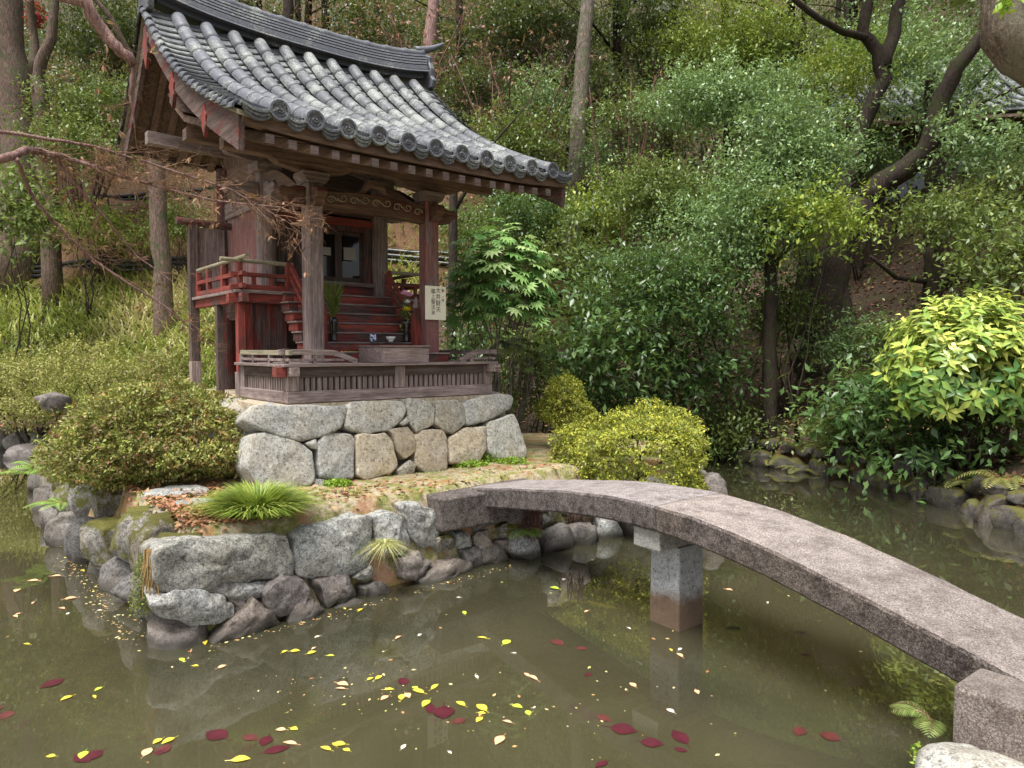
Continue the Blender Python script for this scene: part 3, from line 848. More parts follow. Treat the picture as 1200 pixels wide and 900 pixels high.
# ------------------------------------------------------------------ stone plinth of the shrine
SA = math.atan2(832, 1000)
U = Vector((math.cos(SA), math.sin(SA), 0)); Vv = Vector((-math.sin(SA), math.cos(SA), 0))
SC = Vector((-0.317 * 6.9, 6.9, 0)); PZ = 1.67
def S(u, v, z=0): return SC + U * u + Vv * v + Vector((0, 0, z))
plinth = empty('stone_plinth', tuple(S(1.27, 1.6, 0.88)), 0, 'pale granite base of fitted irregular blocks carrying the little red shrine', 'stone base')
pn = (-Vv + Vector((0, 0, 0.2))).normalized()
PS = [
 [(286,491),(298,476),(370,474),(407,475),(408,486),(400,502),(379,512),(355,517),(298,502)],
 [(409,474),(415,471),(472,470),(477,479),(472,492),(454,506),(430,508),(404,502)],
 [(478,468),(490,468),(504,473),(510,479),(509,497),(489,506),(482,497),(477,479)],
 [(511,469),(538,468),(546,476),(546,497),(532,508),(520,503),(511,497)],
 [(545,470),(568,464),(597,462),(602,467),(600,478),(568,494),(547,498)],
 [(294,508),(325,506),(355,520),(368,530),(368,569),(328,574),(304,570),(290,545)],
 [(372,518),(382,510),(412,508),(417,515),(416,560),(400,564),(374,560)],
 [(418,509),(451,507),(463,521),(467,545),(460,554),(430,562),(419,557)],
 [(457,505),(479,499),(486,512),(486,527),(475,538),(468,530),(462,512)],
 [(486,509),(496,502),(520,502),(525,512),(525,552),(502,555),(487,545)],
 [(527,512),(544,502),(569,499),(571,527),(562,542),(529,544)],
 [(572,494),(604,483),(618,527),(616,537),(580,538),(572,527)],
 [(466,551),(481,539),(488,545),(487,555),(470,561)],
 [(369,560),(391,563),(389,576),(370,577)],
 [(357,518),(369,515),(371,526),(364,524)],
 [(468,497),(478,488),(480,495),(472,499)],
]
pp = S(0, -0.15, PZ)
for i, px in enumerate(PS):
    traced_stone('stone', px, pp, pn, 0.35, M['plinth_tan' if i in (7, 8, 9, 10) else 'plinth'], plinth, i * 2.1 + .7, bulge=0.010, gap=-0.003, amp=0.012, back=.98)
# left side blocks (real boxes of rock, receding)
k = 0
for v0, zz, dv, dz in [(.14, 1.50, .33, .19), (.82, 1.5, .34, .19), (1.5, 1.49, .34, .2), (2.2, 1.49, .36, .2), (2.95, 1.48, .38, .2), (.05, 1.12, .3, .26), (.62, 1.12, .32, .26), (1.3, 1.12, .36, .26), (2.05, 1.12, .38, .26), (2.8, 1.12, .38, .26)]:
    rock('stone', S(-.16 - (1.67 - zz) * .14, v0 + .12, zz), (.2, dv, dz), M['plinth'], 90 + k, SA, plinth, sq=.42, amp=.08); k += 1
for v0, zz, dv, dz in [(.3, 1.50, .36, .19), (1.1, 1.5, .4, .19), (2.0, 1.49, .42, .2), (2.9, 1.49, .42, .2), (.3, 1.12, .36, .26), (1.1, 1.12, .4, .26), (2.0, 1.12, .42, .26), (2.9, 1.12, .4, .26)]:
    rock('stone', S(2.70 + (1.67 - zz) * .14, v0 + .12, zz), (.2, dv, dz), M['plinth'], 120 + k, SA, plinth, sq=.42, amp=.08); k += 1
mb = MB()
poly = [(S(-.2, -.02), S(2.72, -.02), S(2.72, 3.45), S(-.2, 3.45))][0]
vs = [(p.x, p.y, 0.7) for p in poly] + [(p.x, p.y, PZ - .005) for p in poly]
mb.add(vs, [(0, 1, 2, 3), (4, 5, 6, 7), (0, 1, 5, 4), (1, 2, 6, 5), (2, 3, 7, 6), (3, 0, 4, 7)])
mb.build('earth_fill', simple('packed_earth', (0.36, 0.3, 0.22), 0.95, 0.1, 0.45, 25), plinth, off=tuple(plinth.location))

# ------------------------------------------------------------------ bridge
BA = Vector((-.45, 6.84, 0)); BD = Vector((.604, -.797, 0)); BN = Vector((.797, .604, 0))
KS = np.array([-.15, 0, .986, 1.817, 2.63, 3.27, 3.79, 4.21, 4.565, 4.9]); KZ = np.array([.835, .86, 1.0, 1.098, 1.088, 1.014, .89, .785, .695, .61])
pf = np.polyfit(KS, KZ, 6)
def bz(s): return float(np.polyval(pf, s))
bridge = empty('stone_bridge', tuple(BA + BD * 2.3 + Vector((0, 0, WATER))), 0, 'arched granite slab footbridge crossing the pond to the island', 'bridge')
def bslab(s0, s1, name):
    mb = MB(); n = max(3, int((s1 - s0) / 0.06)); W_ = .75; T = .188; c = .016
    prof = [(c, 0), (W_ * .33, .004), (W_ * .66, .004), (W_ - c, 0), (W_, -c), (W_ - .015, -T + c), (W_ - .03, -T), (.03, -T), (.015, -T + c), (0, -c)]
    vs = []
    for i in range(n + 1):
        s = s0 + (s1 - s0) * i / n; z = bz(s)
        for a, b in prof:
            p = BA + BD * s + BN * a; q = Vector((p.x, p.y, z + b))
            q += noise.noise_vector(q * 9) * 0.004 + noise.noise_vector(q * 3) * 0.005
            vs.append(q)
    m_ = len(prof); fs = []; 
    for i in range(n):
        for k in range(m_):
            fs.append((i * m_ + k, i * m_ + (k + 1) % m_, (i + 1) * m_ + (k + 1) % m_, (i + 1) * m_ + k))
    mb.add(vs, fs); mb.add(vs[:m_], [tuple(range(m_))]); mb.add(vs[-m_:], [tuple(reversed(range(m_)))])
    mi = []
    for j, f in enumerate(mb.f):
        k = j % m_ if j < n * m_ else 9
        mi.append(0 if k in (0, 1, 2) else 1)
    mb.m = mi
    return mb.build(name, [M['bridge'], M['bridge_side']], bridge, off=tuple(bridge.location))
bslab(-.12, 2.40, 'slab'); bslab(2.406, 4.95, 'slab')
mb = MB()
pc = BA + BD * 2.27 + BN * .40
def obox(mb, c, d, n, hd, hn, z0, z1, top=1.0):
    vs = []
    for z, k in ((z0, 1.0), (z1, top)):
        for a, b in ((-1, -1), (1, -1), (1, 1), (-1, 1)):
            p = c + d * a * hd * k + n * b * hn * k; vs.append((p.x, p.y, z))
    mb.add(vs, [(3, 2, 1, 0), (4, 5, 6, 7), (0, 1, 5, 4), (1, 2, 6, 5), (2, 3, 7, 6), (3, 0, 4, 7)])
obox(mb, pc, BD, BN, .15, .15, -.5, .76, .9)
mb.build('pier', M['pier'], bridge, off=tuple(bridge.location), bevel=.012, seg=2)
mb = MB(); obox(mb, pc, BD, BN, .125, .34, .765, .915)
mb.build('pier_cap', M['pier'], bridge, off=tuple(bridge.location), bevel=.01, seg=2)
# abutments
def block(label, F0, ld, ln, z0, z1, mat, name='stone_block'):
    mb = MB()
    c = F0 + BD * ld / 2 + BN * ln / 2
    obox(mb, Vector((0, 0, 0)), BD, BN, abs(ld) / 2, abs(ln) / 2, z0 - z1, 0)
    bm_o = mb.build(name, mat, None, bevel=.018, seg=2)
    bm_o.location = (c.x, c.y, z1)
    return tag(bm_o, label, 'stone block')
block('broad flat granite slab bedded in the island edge under the end of the bridge', Vector((-.63, 6.30, 0)), -.86, 1.25, .56, .862, M['bridge_side'])
block('squared granite block on the near bank beside the bridge foot', Vector((1.98, 3.12, 0)), 1.3, .305, .30, .70, M['bridge'])
rock('rock', (1.93, 2.80, .40), (.28, .24, .16), M['plinth'], 201, .4, label='pale rounded rock on the near bank in the bottom right corner', cat='rock')
rock('rock', (2.36, 8.48, .40), (.22, .22, .34), M['rock'], 202, .4, label='grey boulder half hidden by the yellow azalea at the right tip of the island', cat='rock')

# ------------------------------------------------------------------ the shrine (local x = along the front, y = towards the back, z = height above plinth)
shrine = empty('shrine', tuple(S(0, 0, PZ)), SA, 'small weathered red wooden shrine with curved grey tile roof on the stone plinth', 'shrine')
OFF = (0, 0, PZ)
def part(mb, name, mat, parent=shrine, bevel=.004, smooth=False, seg=1): return mb.build(name, mat, parent, off=OFF, bevel=bevel, smooth=smooth, seg=seg)
def bx(name, mat, *a, parent=shrine, bevel=.004):
    mb = MB(); mb.box(*a); return part(mb, name, mat, parent, bevel)
CU = 1.27; WU = 2.54
def mir(u): return WU - u
# apron (low front deck)
AV = 1.38
bx('sill', M['grey_x'], 0, WU, 0, .10, 1.672, 1.79); 
bx('sill', M['grey_y'], 0, .10, .103, AV, 1.672, 1.788); bx('sill', M['grey_y'], WU - .10, WU, .103, AV, 1.672, 1.788)
bx('head_beam', M['dark_x'], -.0, WU, .012, .09, 1.925, 2.03)
for u in (.012, WU - .09): bx('head_beam', M['dark_y'], u, u + .078, .095, AV, 1.925, 2.028)
for u in (.003, CU - .06, WU - .123): bx('corner_post' if u != CU - .06 else 'middle_post', M['grey_z'], u, u + .12, .004, .1, 1.792, 2.026)
for u in (.004, WU - .1): bx('rear_post', M['grey_z'], u, u + .096, AV - .16, AV - .02, 1.672, 2.16)
for s_ in (0, 1):
    a, b_ = ((.125, CU - .062), (CU + .062, WU - .125))[s_]
    mb = MB(); n = 17; 
    for i in range(n):
        x = a + (b_ - a) * (i + .5) / n; jw = random.uniform(-.004, .004)
        mb.box(x - .021, x + .021, .035 + jw, .06 + jw, 1.791, 1.924)
    part(mb, 'lattice', M['grey_z'], bevel=0)
for u in (.035, WU - .065):
    mb = MB()
    for i in range(16):
        y = .14 + i * .066
        mb.box(u, u + .03, y, y + .04, 1.789, 1.924)
    part(mb, 'lattice', M['grey_z'], bevel=0)
bx('dark_backing', M['dark_x'], .08, WU - .08, .075, .085, 1.7, 1.924, bevel=0)
# deck boards
mb = MB()
for i in range(9):
    y0 = -.05 + i * .158; mb.box(-.05, WU + .05, y0, y0 + .154, 2.032, 2.062)
part(mb, 'deck', M['grey_x'])
for u0, u1 in ((-.11, -.002), (WU + .002, WU + .13)):
    bx('beam_end', M['red_x'] if u0 < 0 else M['grey_x'], u0, u1, .0, .1, 1.935, 2.03)
bx('beam_end', M['grey_y'], .003, .1, -.075, .0, 1.94, 2.028); bx('beam_end', M['grey_y'], WU - .1, WU - .003, -.075, .0, 1.94, 2.028)
# low rails curving down to the deck
for sgn in (0, 1):
    f = (lambda u: u) if sgn == 0 else mir
    mb = MB(); path = [(-.06, 2.175), (.1, 2.178), (.38, 2.175), (.5, 2.168), (.6, 2.14), (.68, 2.105), (.76, 2.075)] if sgn == 0 else [(-.06, 2.175), (.1, 2.178), (.2, 2.172), (.3, 2.14), (.38, 2.10), (.45, 2.07)]
    for i in range(len(path) - 1):
        mb.beam((f(path[i][0]), .04, path[i][1]), (f(path[i + 1][0] + .008), .04, path[i + 1][1]), .05, .055)
    part(mb, 'low_rail', M['grey_x'])
    mb = MB(); mb.beam((f(.01), -.07, 2.172), (f(.01), AV - .1, 2.172), .045, .05); part(mb, 'low_rail', M['trim' if sgn == 0 else 'grey_y'])
    mb = MB()
    for y in (.04, .45, .9): mb.box(f(.01) - .02, f(.01) + .02, y - .02, y + .02, 2.062, 2.15)
    mb.box(f(.3) - .02, f(.3) + .02, .02, .06, 2.062, 2.15)
    mb.beam((f(.01), -.05, 2.10), (f(.01), AV - .1, 2.10), .04, .028)
    mb.beam((f(-.04), .04, 2.098), (f(.62 if sgn == 0 else .35), .04, 2.098), .04, .026)
    part(mb, 'low_rail_post', M['grey_z'])
    bx('rail_cap', M['dark_z'], f(.01) - .03, f(.01) + .03, .01, .07, 2.13, 2.21)

# front pillars
PV = .56
def pillar(u):
    mb = MB(); h = .092; c = .02
    prof = [(h - c, -h), (h, -h + c), (h, h - c), (h - c, h), (-h + c, h), (-h, h - c), (-h, -h + c), (-h + c, -h)]
    mb.prism([(u + a, PV + b) for a, b in prof], 'z', 2.062, 3.96)
    return part(mb, 'pillar', M['pink_z'] if u > 1 else M['grey_z'])
for u in (.531, 2.009):
    pillar(u)
    bx('pillar_base', M['grey_x'], u - .12, u + .12, PV - .12, PV + .12, 2.063, 2.10)
    # bracket block + boat bracket arm
    mb = MB()
    mb.prism([(-.10, 3.962), (.10, 3.962), (.15, 4.03), (.15, 4.075), (-.15, 4.075), (-.15, 4.03)], 'y', PV - .13, PV + .13)
    mb.v = [(x + u, y, z) for x, y, z in mb.v]; part(mb, 'bracket_block', M['grey_x'])
    mb = MB()
    mb.prism([(-.16, 4.077), (.16, 4.077), (.38, 4.12), (.46, 4.175), (-.46, 4.175), (-.38, 4.12)], 'y', PV - .06, PV + .06)
    mb.v = [(x + u, y, z) for x, y, z in mb.v]; part(mb, 'bracket_arm', M['brown_x'])
# rainbow beam between pillars, carved
mb = MB()
top = [(.625 + i * (1.29 / 12), 3.90 + .035 * math.sin(math.pi * i / 12)) for i in range(13)]
bot = [(.625 + i * (1.29 / 12), 3.70 + .03 * math.sin(math.pi * i / 12)) for i in range(12, -1, -1)]
mb.prism(top + bot, 'y', PV - .065, PV + .065); part(mb, 'rainbow_beam', M['carved'])
mb = MB()   # carved vine scroll in relief along the beam
rs = random.Random(4)
for i in range(9):
    cx = .72 + i * .137; cz = 3.83 + .03 * math.sin(math.pi * i / 8) + (.012 if i % 2 else -.012)
    pts = []
    for k in range(14):
        a = k * .62 + (math.pi if i % 2 else 0); r_ = .055 * (1 - k / 16)
        pts.append((cx + r_ * math.cos(a) * 1.15, PV - .066, cz + r_ * math.sin(a) * .85))
    mb.tube(pts, [.011 * (1 - k / 22) for k in range(14)], 6)
part(mb, 'scroll_carving', M['trim'], bevel=0, smooth=True)
# frog-leg strut above the rainbow beam
mb = MB(); mb.prism([(1.02, 3.936), (1.12, 3.99), (1.18, 4.10), (1.36, 4.10), (1.42, 3.99), (1.52, 3.936), (1.4, 3.94), (1.33, 4.02), (1.21, 4.02), (1.14, 3.94)], 'y', PV - .04, PV + .04); part(mb, 'frog_leg_strut', M['brown_x'])
# carved noses
def nose(name, u, v, z, s, ax, L_=.30, H=.2, mat='carved', th=.06):
    pr = [(0, -H / 2), (0, H / 2), (L_ * .35, H * .5), (L_ * .6, H * .36), (L_ * .85, H * .42), (L_, H * .2), (L_ * .93, -H * .08), (L_ * .72, -H * .14), (L_ * .6, -H * .42), (L_ * .3, -H * .5)]
    mb = MB()
    if ax == 'u': mb.prism([(u + s * a, z + b) for a, b in pr], 'y', v - th, v + th)
    else: mb.prism([(v + s * a, z + b) for a, b in pr], 'x', u - th, u + th)
    part(mb, name, M[mat], bevel=.012, seg=2)
nose('beam_nose', .531 - .093, PV, 3.82, -1, 'u'); nose('beam_nose', 2.009 + .093, PV, 3.82, 1, 'u')
nose('beam_nose', .531, PV - .093, 3.82, -1, 'v', .18); nose('beam_nose', 2.009, PV - .093, 3.82, -1, 'v', .18)
# main hall
HV0, HV1 = 1.81, 3.25; HU0, HU1 = .506, 2.034
for u in (HU0, HU1):
    for v in (HV0, HV1):
        mb = MB(); mb.tube([(u, v, 1.672), (u, v, 4.62)], .115, 24); part(mb, 'column', M['grey_z' if v == HV0 else 'worn_z'], bevel=0, smooth=False)
        for p in shrine.children[-1].data.polygons: p.use_smooth = len(p.vertices) == 4
# tie beams from pillar to hall (curved)
for u in (.531, 2.009):
    mb = MB(); n = 8
    for i in range(n):
        t0, t1 = i / n, (i + 1) / n
        z = lambda t: 3.86 + .34 * t * t * (3 - 2 * t) + .06 * math.sin(math.pi * t)
        mb.beam((u, PV + .1 + (HV0 - .2 - PV) * t0, z(t0)), (u, PV + .1 + (HV0 - .2 - PV) * (t1 + .01), z(t1)), .11, .18)
    part(mb, 'tie_beam', M['brown_y'])
for i, (u, s) in enumerate(((HU0, -1), (HU1, 1))):
    nose('column_nose', u + s * .1, HV0, 4.05, s, 'u', .40, .26, 'grey_x', .07)
    nose('column_nose', u, HV0 - .1, 4.05, -1, 'v', .34, .26, 'grey_y', .07)
    bx('bracket_block', M['grey_x'], u - .15, u + .15, HV0 - .15, HV0 + .15, 4.3, 4.42)
    mb = MB(); mb.prism([(-.2, 4.42), (.2, 4.42), (.46, 4.47), (.5, 4.53), (-.5, 4.53), (-.46, 4.47)], 'y', HV0 - .06, HV0 + .06)
    mb.v = [(x + u, y, z) for x, y, z in mb.v]; part(mb, 'bracket_arm', M['grey_x'])
bx('head_rail', M['worn_x'], HU0 + .1, HU1 - .1, HV0 - .05, HV0 + .05, 3.93, 4.16)
bx('head_rail', M['red_x'], HU0 + .1, HU1 - .1, HV0 - .035, HV0 + .045, 3.80, 3.9)
for u in (HU0, HU1): bx('head_rail', M['grey_y'], u - .05, u + .05, HV0 + .1, HV1 - .1, 3.93, 4.14)
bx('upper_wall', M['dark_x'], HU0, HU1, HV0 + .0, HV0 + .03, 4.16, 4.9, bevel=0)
# side walls: vertical boards, gable
for u in (HU0 - .02, HU1 - .02):
    mb = MB()
    for i in range(5):
        y0 = HV0 + .1 + i * .25; mb.box(u, u + .04, y0, y0 + .245, 2.6, 3.93)
    part(mb, 'side_wall', M['pink_z'])
    bx('side_frieze', M['brown_y'], u + .005, u + .035, HV0, HV1, 4.141, 4.6, bevel=0)
    bx('floor_beam', M['worn_y'], u - .03, u + .07, HV0 + .1, HV1 - .1, 2.62, 2.8)
    mb = MB(); mb.box(u, u + .04, HV0 - .03, HV0 + .16, 2.88, 3.93); part(mb, 'side_wall', M['pink_z'])
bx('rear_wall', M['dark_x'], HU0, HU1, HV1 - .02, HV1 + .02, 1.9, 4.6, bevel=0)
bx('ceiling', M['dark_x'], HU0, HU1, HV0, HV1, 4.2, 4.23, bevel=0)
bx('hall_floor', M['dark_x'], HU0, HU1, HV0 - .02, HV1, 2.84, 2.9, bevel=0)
# recessed front: door with glass
DV = HV0 + .02
bx('front_panel', M['dark_z'], HU0 + .1, 1.02, DV, DV + .04, 2.9, 3.8)
bx('front_panel', M['worn_z'], 1.90, HU1 - .08, DV, DV + .04, 2.9, 3.8)
bx('threshold', M['grey_x'], .60, HU1 - .03, DV - .09, DV + .04, 3.02, 3.075)
bx('riser', M['red_x'], .60, HU1 - .03, DV - .06, DV - .02, 2.9, 3.018)
mb = MB(); mb.box(1.02, 1.10, DV - .05, DV + .05, 3.076, 3.8); mb.box(1.80, 1.9, DV - .05, DV + .05, 3.076, 3.8); mb.box(1.102, 1.798, DV - .045, DV + .045, 3.73, 3.8)
part(mb, 'door_frame', M['worn_z'])
for a, b_ in ((1.10, 1.45), (1.452, 1.80)):
    mb = MB()
    mb.box(a, a + .045, DV - .01, DV + .02, 3.078, 3.728); mb.box(b_ - .045, b_, DV - .01, DV + .02, 3.078, 3.728)
    mb.box(a + .046, b_ - .046, DV - .01, DV + .02, 3.078, 3.14); mb.box(a + .046, b_ - .046, DV - .01, DV + .02, 3.68, 3.728)
    dr = part(mb, 'door', M['dark_z'])
    gm = bpy.data.materials.get('dark_door_glass') or simple('dark_door_glass', (.012, .012, .012), .06, .6)
    mb = MB(); mb.box(a + .044, b_ - .044, DV + .002, DV + .008, 3.138, 3.682); part(mb, 'glass', gm, dr, bevel=0)
paper = simple('white_paper', (.75, .74, .70), .9, .1)
paper_grey = simple('dim_yellowed_paper', (.30, .29, .27), .9, .1)  # even grey tone, well below the white sheet
for i, (a, z, w_, h_, m_) in enumerate(((1.06, 3.46, .07, .12, paper_grey), (1.5, 3.36, .17, .16, paper_grey), (1.2, 3.40, .12, .1, paper_grey))):
    bx('notice_paper', m_, a, a + w_, DV - .058, DV - .052, z, z + h_, bevel=0)

# raised veranda + railing
FZ = 2.87; VV0 = 1.36; 
bx('veranda_floor', M['grey_x'], -.04, HU0 - .0, VV0 - .04, 2.98, FZ - .035, FZ); bx('veranda_floor', M['grey_x'], HU1, WU + .04, VV0 - .04, 2.98, FZ - .035, FZ)
bx('veranda_floor', M['grey_x'], HU0, HU1, VV0 - .04, HV0 - .04, FZ - .033, FZ + .002)
bx('edge_beam', M['red_x'], -.10, .60, VV0, VV0 + .08, FZ - .14, FZ - .037); bx('edge_beam', M['red_x'], 1.94, WU + .10, VV0, VV0 + .08, FZ - .14, FZ - .037)
for u in (.0, WU - .08): bx('edge_beam', M['red_y'], u, u + .08, VV0 - .14, 3.0, FZ - .136, FZ - .038)
for u in (.0, WU - .08):
    bx('support_post', M['red_z'], u, u + .085, VV0 + .0, VV0 + .09, 1.80, FZ - .141); bx('support_post', M['dark_z'], u + .003, u + .08, 2.1, 2.18, 1.672, FZ - .141)
    bx('post_foot', M['grey_z'], u - .012, u + .095, VV0 - .012, VV0 + .1, 1.672, 1.95)
for a, b_ in ((.09, .60), (1.94, WU - .09)):
    mb = MB(); n = 4
    for i in range(n): mb.box(a + (b_ - a) * i / n, a + (b_ - a) * (i + .98) / n, VV0 + .085, VV0 + .105, 1.95, FZ - .04)
    part(mb, 'under_panel', M['worn_z'])
    bx('under_frame', M['red_z'], a, a + .09, VV0 + .05, VV0 + .083, 1.9, FZ - .141)
def log(name, p0, p1, r=.024, mat='trim', n=12):
    mb = MB(); mb.tube([p0, Vector(p0).lerp(Vector(p1), .5) - Vector((0, 0, .004)), p1], r, n); part(mb, name, M[mat], bevel=0)
for sgn in (0, 1):
    f = (lambda u: u) if sgn == 0 else mir
    ra = empty('railing', (0, 0, 0)); ra.parent = shrine
    def rb(mb, mat, name='rail'): part(mb, name, M[mat], ra, .003)
    for z, h in ((FZ + .04, .055), (FZ + .18, .045)):
        mb = MB(); mb.beam((f(-.07), VV0 + .04, z), (f(.62), VV0 + .04, z), .05, h); rb(mb, 'red_x')
        mb = MB(); mb.beam((f(.04), VV0 - .10, z + .004), (f(.04), 2.96, z + .004), .05, h); rb(mb, 'red_y')
    mb = MB(); mb.tube([(f(-.17), VV0 + .04, FZ + .335), (f(.66), VV0 + .04, FZ + .325)], .024, 12); part(mb, 'top_log', M['trim'], ra, 0)
    mb = MB(); mb.tube([(f(.04), VV0 - .2, FZ + .36), (f(.04), 2.98, FZ + .345)], .024, 12); part(mb, 'top_log', M['trim'], ra, 0)
    for (u, v, zt) in ((.04, VV0 + .04, .325), (.60, VV0 + .04, .36), (.04, 1.95, .33), (.04, 2.5, .33), (.04, 2.92, .33)):
        mb = MB(); mb.box(f(u) - .028, f(u) + .028, v - .028, v + .028, FZ - .14, FZ + zt - .01); rb(mb, 'red_z', 'baluster')
    for u in (.2, .4):
        mb = MB(); mb.box(f(u) - .02, f(u) + .02, VV0 + .02, VV0 + .06, FZ + .06, FZ + .16); rb(mb, 'red_z', 'baluster')
    # sloping stair rails and newel
    us = .66
    for o, h in ((.06, .05), (.2, .05), (.33, .045)):
        mb = MB(); mb.beam((f(us - .03), VV0 + .05, FZ + o), (f(us - .03), .66, 2.20 + o), .045, h); part(mb, 'stair_rail', M['red_y'], ra, .003)
    mb = MB(); mb.box(f(us) - .05, f(us) + .05, .60, .70, 2.19, 2.70); part(mb, 'newel_post', M['red_z'], ra)
    mb = MB(); mb.box(f(us) - .052, f(us) + .052, .598, .702, 2.064, 2.187); part(mb, 'newel_foot', M['grey_z'], ra)
    mb = MB(); mb.lathe((f(us), .65, 2.70), [(.04, 0), (.045, .03), (.03, .06), (.034, .1), (.0, .14)], 14); part(mb, 'newel_finial', M['grey_z'], ra, 0, True)
# stairs: each step a solid timber
for k in range(7):
    zt = 2.062 + (FZ - 2.062) * (k + 1) / 7.0; v0 = .58 + k * .113
    bx('step', M['worn_x' if k % 3 == 2 else 'red_x'], .50, 2.04, v0, v0 + .24, zt - .112, zt - .022)
    bx('tread', M['grey_x'], .48, 2.06, v0 - .014, v0 + .24, zt - .021, zt - .001)
# side screens (wing panels) with log cap
for sgn in (0, 1):
    f = (lambda u: u) if sgn == 0 else mir
    sc = empty('side_screen', (0, 0, 0)); sc.parent = shrine
    a = f(.0)
    mb = MB(); mb.box(a - .055, a + .055, 2.95, 3.06, 1.672, 3.80); part(mb, 'post', M['dark_z'], sc)
    mb = MB(); mb.box(a - .06, a + .06, 2.945, 3.065, 1.673, 2.05); part(mb, 'post_foot', M['grey_z'], sc)
    x0, x1 = sorted((f(.056), f(.40)))
    mb = MB(); mb.box(x0, x1, 2.99, 3.02, 2.87, 3.78); part(mb, 'panel', M['grey_z'], sc)
    mb = MB(); mb.tube([(f(-.19), 3.005, 3.84), (f(.5), 3.005, 3.83)], .048, 14); part(mb, 'log_cap', M['worn_x'], sc, 0)

# ---- roof
EV, RV, BV = -.65, 2.40, 3.85
def rz_f(v):
    if v <= RV:
        t = (v - EV) / (RV - EV)
        if t < 0: return 4.20 + 1.92 * .62 * t
        return 4.20 + 1.92 * (.62 * t + .38 * t ** 2.6)
    t = (BV - v) / (BV - RV)
    if t < 0: return 4.83 + 1.29 * .66 * t
    return 4.83 + 1.29 * (.66 * t + .34 * t ** 2.2)
def rz(v, u=CU):
    return rz_f(v) + .075 * (abs(u - CU) / 1.95) ** 4
def rnorm(v):
    e = .01; dz = (rz_f(v + e) - rz_f(v - e)) / (2 * e); n = Vector((0, -dz, 1)); return n.normalized()
roof = empty('roof', (0, 0, 0)); roof.parent = shrine
UE0, UE1 = CU - 1.93, CU + 1.93
rolls = [CU - 1.588 + i * .3176 for i in range(11)]
def sweep_strip(name, mat, u0, u1, va, vb, o0, o1, parent=roof, n=26, smooth=False):
    """solid board following the roof curve between offsets o0,o1 below surface"""
    mb = MB()
    if u1 - u0 > 1:
        q = 16; N_ = q + 1
        for o_ in (o0, o1):
            mb.add([(u0 + (u1 - u0) * j / q, va + (vb - va) * i / n, rz(va + (vb - va) * i / n, u0 + (u1 - u0) * j / q) + o_) for i in range(n + 1) for j in range(N_)],
                   [(i * N_ + j, i * N_ + j + 1, (i + 1) * N_ + j + 1, (i + 1) * N_ + j) for i in range(n) for j in range(q)])
        return part(mb, name, mat, parent, 0, smooth)
    vs = []
    for i in range(n + 1):
        v = va + (vb - va) * i / n
        for u in (u0, u1):
            vs.append((u, v, rz(v, u) + o0)); vs.append((u, v, rz(v, u) + o1))
    fs = []
    for i in range(n):
        a = i * 4; b = a + 4
        fs += [(a, a + 1, b + 1, b), (a + 2, b + 2, b + 3, a + 3), (a, b, b + 2, a + 2), (a + 1, a + 3, b + 3, b + 1)]
    fs += [(0, 2, 3, 1), (n * 4, n * 4 + 1, n * 4 + 3, n * 4 + 2)]
    mb.add(vs, fs); return part(mb, name, mat, parent, 0, smooth)
# sheathing and boards
sweep_strip('sheathing', M['brown_y'], UE0 + .05, UE1 - .05, EV + .06, RV, -.115, -.075)
sweep_strip('sheathing', M['brown_y'], UE0 + .05, UE1 - .05, RV, BV - .05, -.115, -.075)
mb = MB()
def front_beam(name, mat, v0, v1, o0, o1, u0=UE0 + .06, u1=UE1 - .06):
    mb = MB(); n = 24; vs = []
    for i in range(n + 1):
        u = u0 + (u1 - u0) * i / n; dz = rz(0, u) - rz(0)
        for v in (v0, v1):
            zb = rz_f(v0 if v0 > -1 else v0)
            vs.append((u, v, zb + dz + o0)); vs.append((u, v, zb + dz + o1))
    fs = []
    for i in range(n):
        a = i * 4; b = a + 4
        fs += [(a, a + 1, b + 1, b), (a + 2, b + 2, b + 3, a + 3), (a, b, b + 2, a + 2), (a + 1, a + 3, b + 3, b + 1)]
    fs += [(0, 2, 3, 1), (n * 4, n * 4 + 1, n * 4 + 3, n * 4 + 2)]
    mb.add(vs, fs); part(mb, name, M[mat], roof, .003)
front_beam('eave_board', 'brown_x', EV + .02, EV + .12, -.16, -.046)
front_beam('eave_fill', 'tile_dark', EV + .0, EV + .05, -.044, .02)
front_beam('eave_board', 'dark_x', BV - .12, BV - .04, -.18, -.05)
# rafters
n_r = 17
for i in range(n_r):
    u = UE0 + .30 + (UE1 - UE0 - .60) * i / (n_r - 1)
    for back in (False, True):
        mb = MB(); vs = []; du = rz(0, u) - rz(0)
        path = [(BV - .14 + (RV + .02 - BV + .14) * k / 8, rz_f(BV - .14 + (RV + .02 - BV + .14) * k / 8) - .20) for k in range(9)] if back else [(EV + .06, 3.985), (0.0, 4.15), (PV, 4.333), (HV0, 4.745), (RV - .02, 5.1)]
        n = len(path) - 1
        for v, z in path:
            for a, o in ((-.038, -.042), (.038, -.042), (.038, .038), (-.038, .038)): vs.append((u + a, v, z + du + o))
        fs = [(0, 1, 2, 3), tuple(n * 4 + k for k in (3, 2, 1, 0))]
        for k in range(n):
            for q in range(4): fs.append((k * 4 + q, k * 4 + (q + 1) % 4, k * 4 + 4 + (q + 1) % 4, k * 4 + 4 + q))
        mb.add(vs, fs)
        o = part(mb, 'rafter', [M['brown_y'], M['grey_x']], roof, 0)
        o.data.polygons.foreach_set('material_index', np.array([1 if len(set(round((o.data.vertices[j].co.y), 3) for j in p.vertices)) == 1 else 0 for p in o.data.polygons], dtype=np.int32))
mb = MB(); q_ = 12; P5 = [(EV + .05, 3.985), (0.0, 4.15), (PV, 4.333), (HV0, 4.745), (RV - .02, 5.1)]
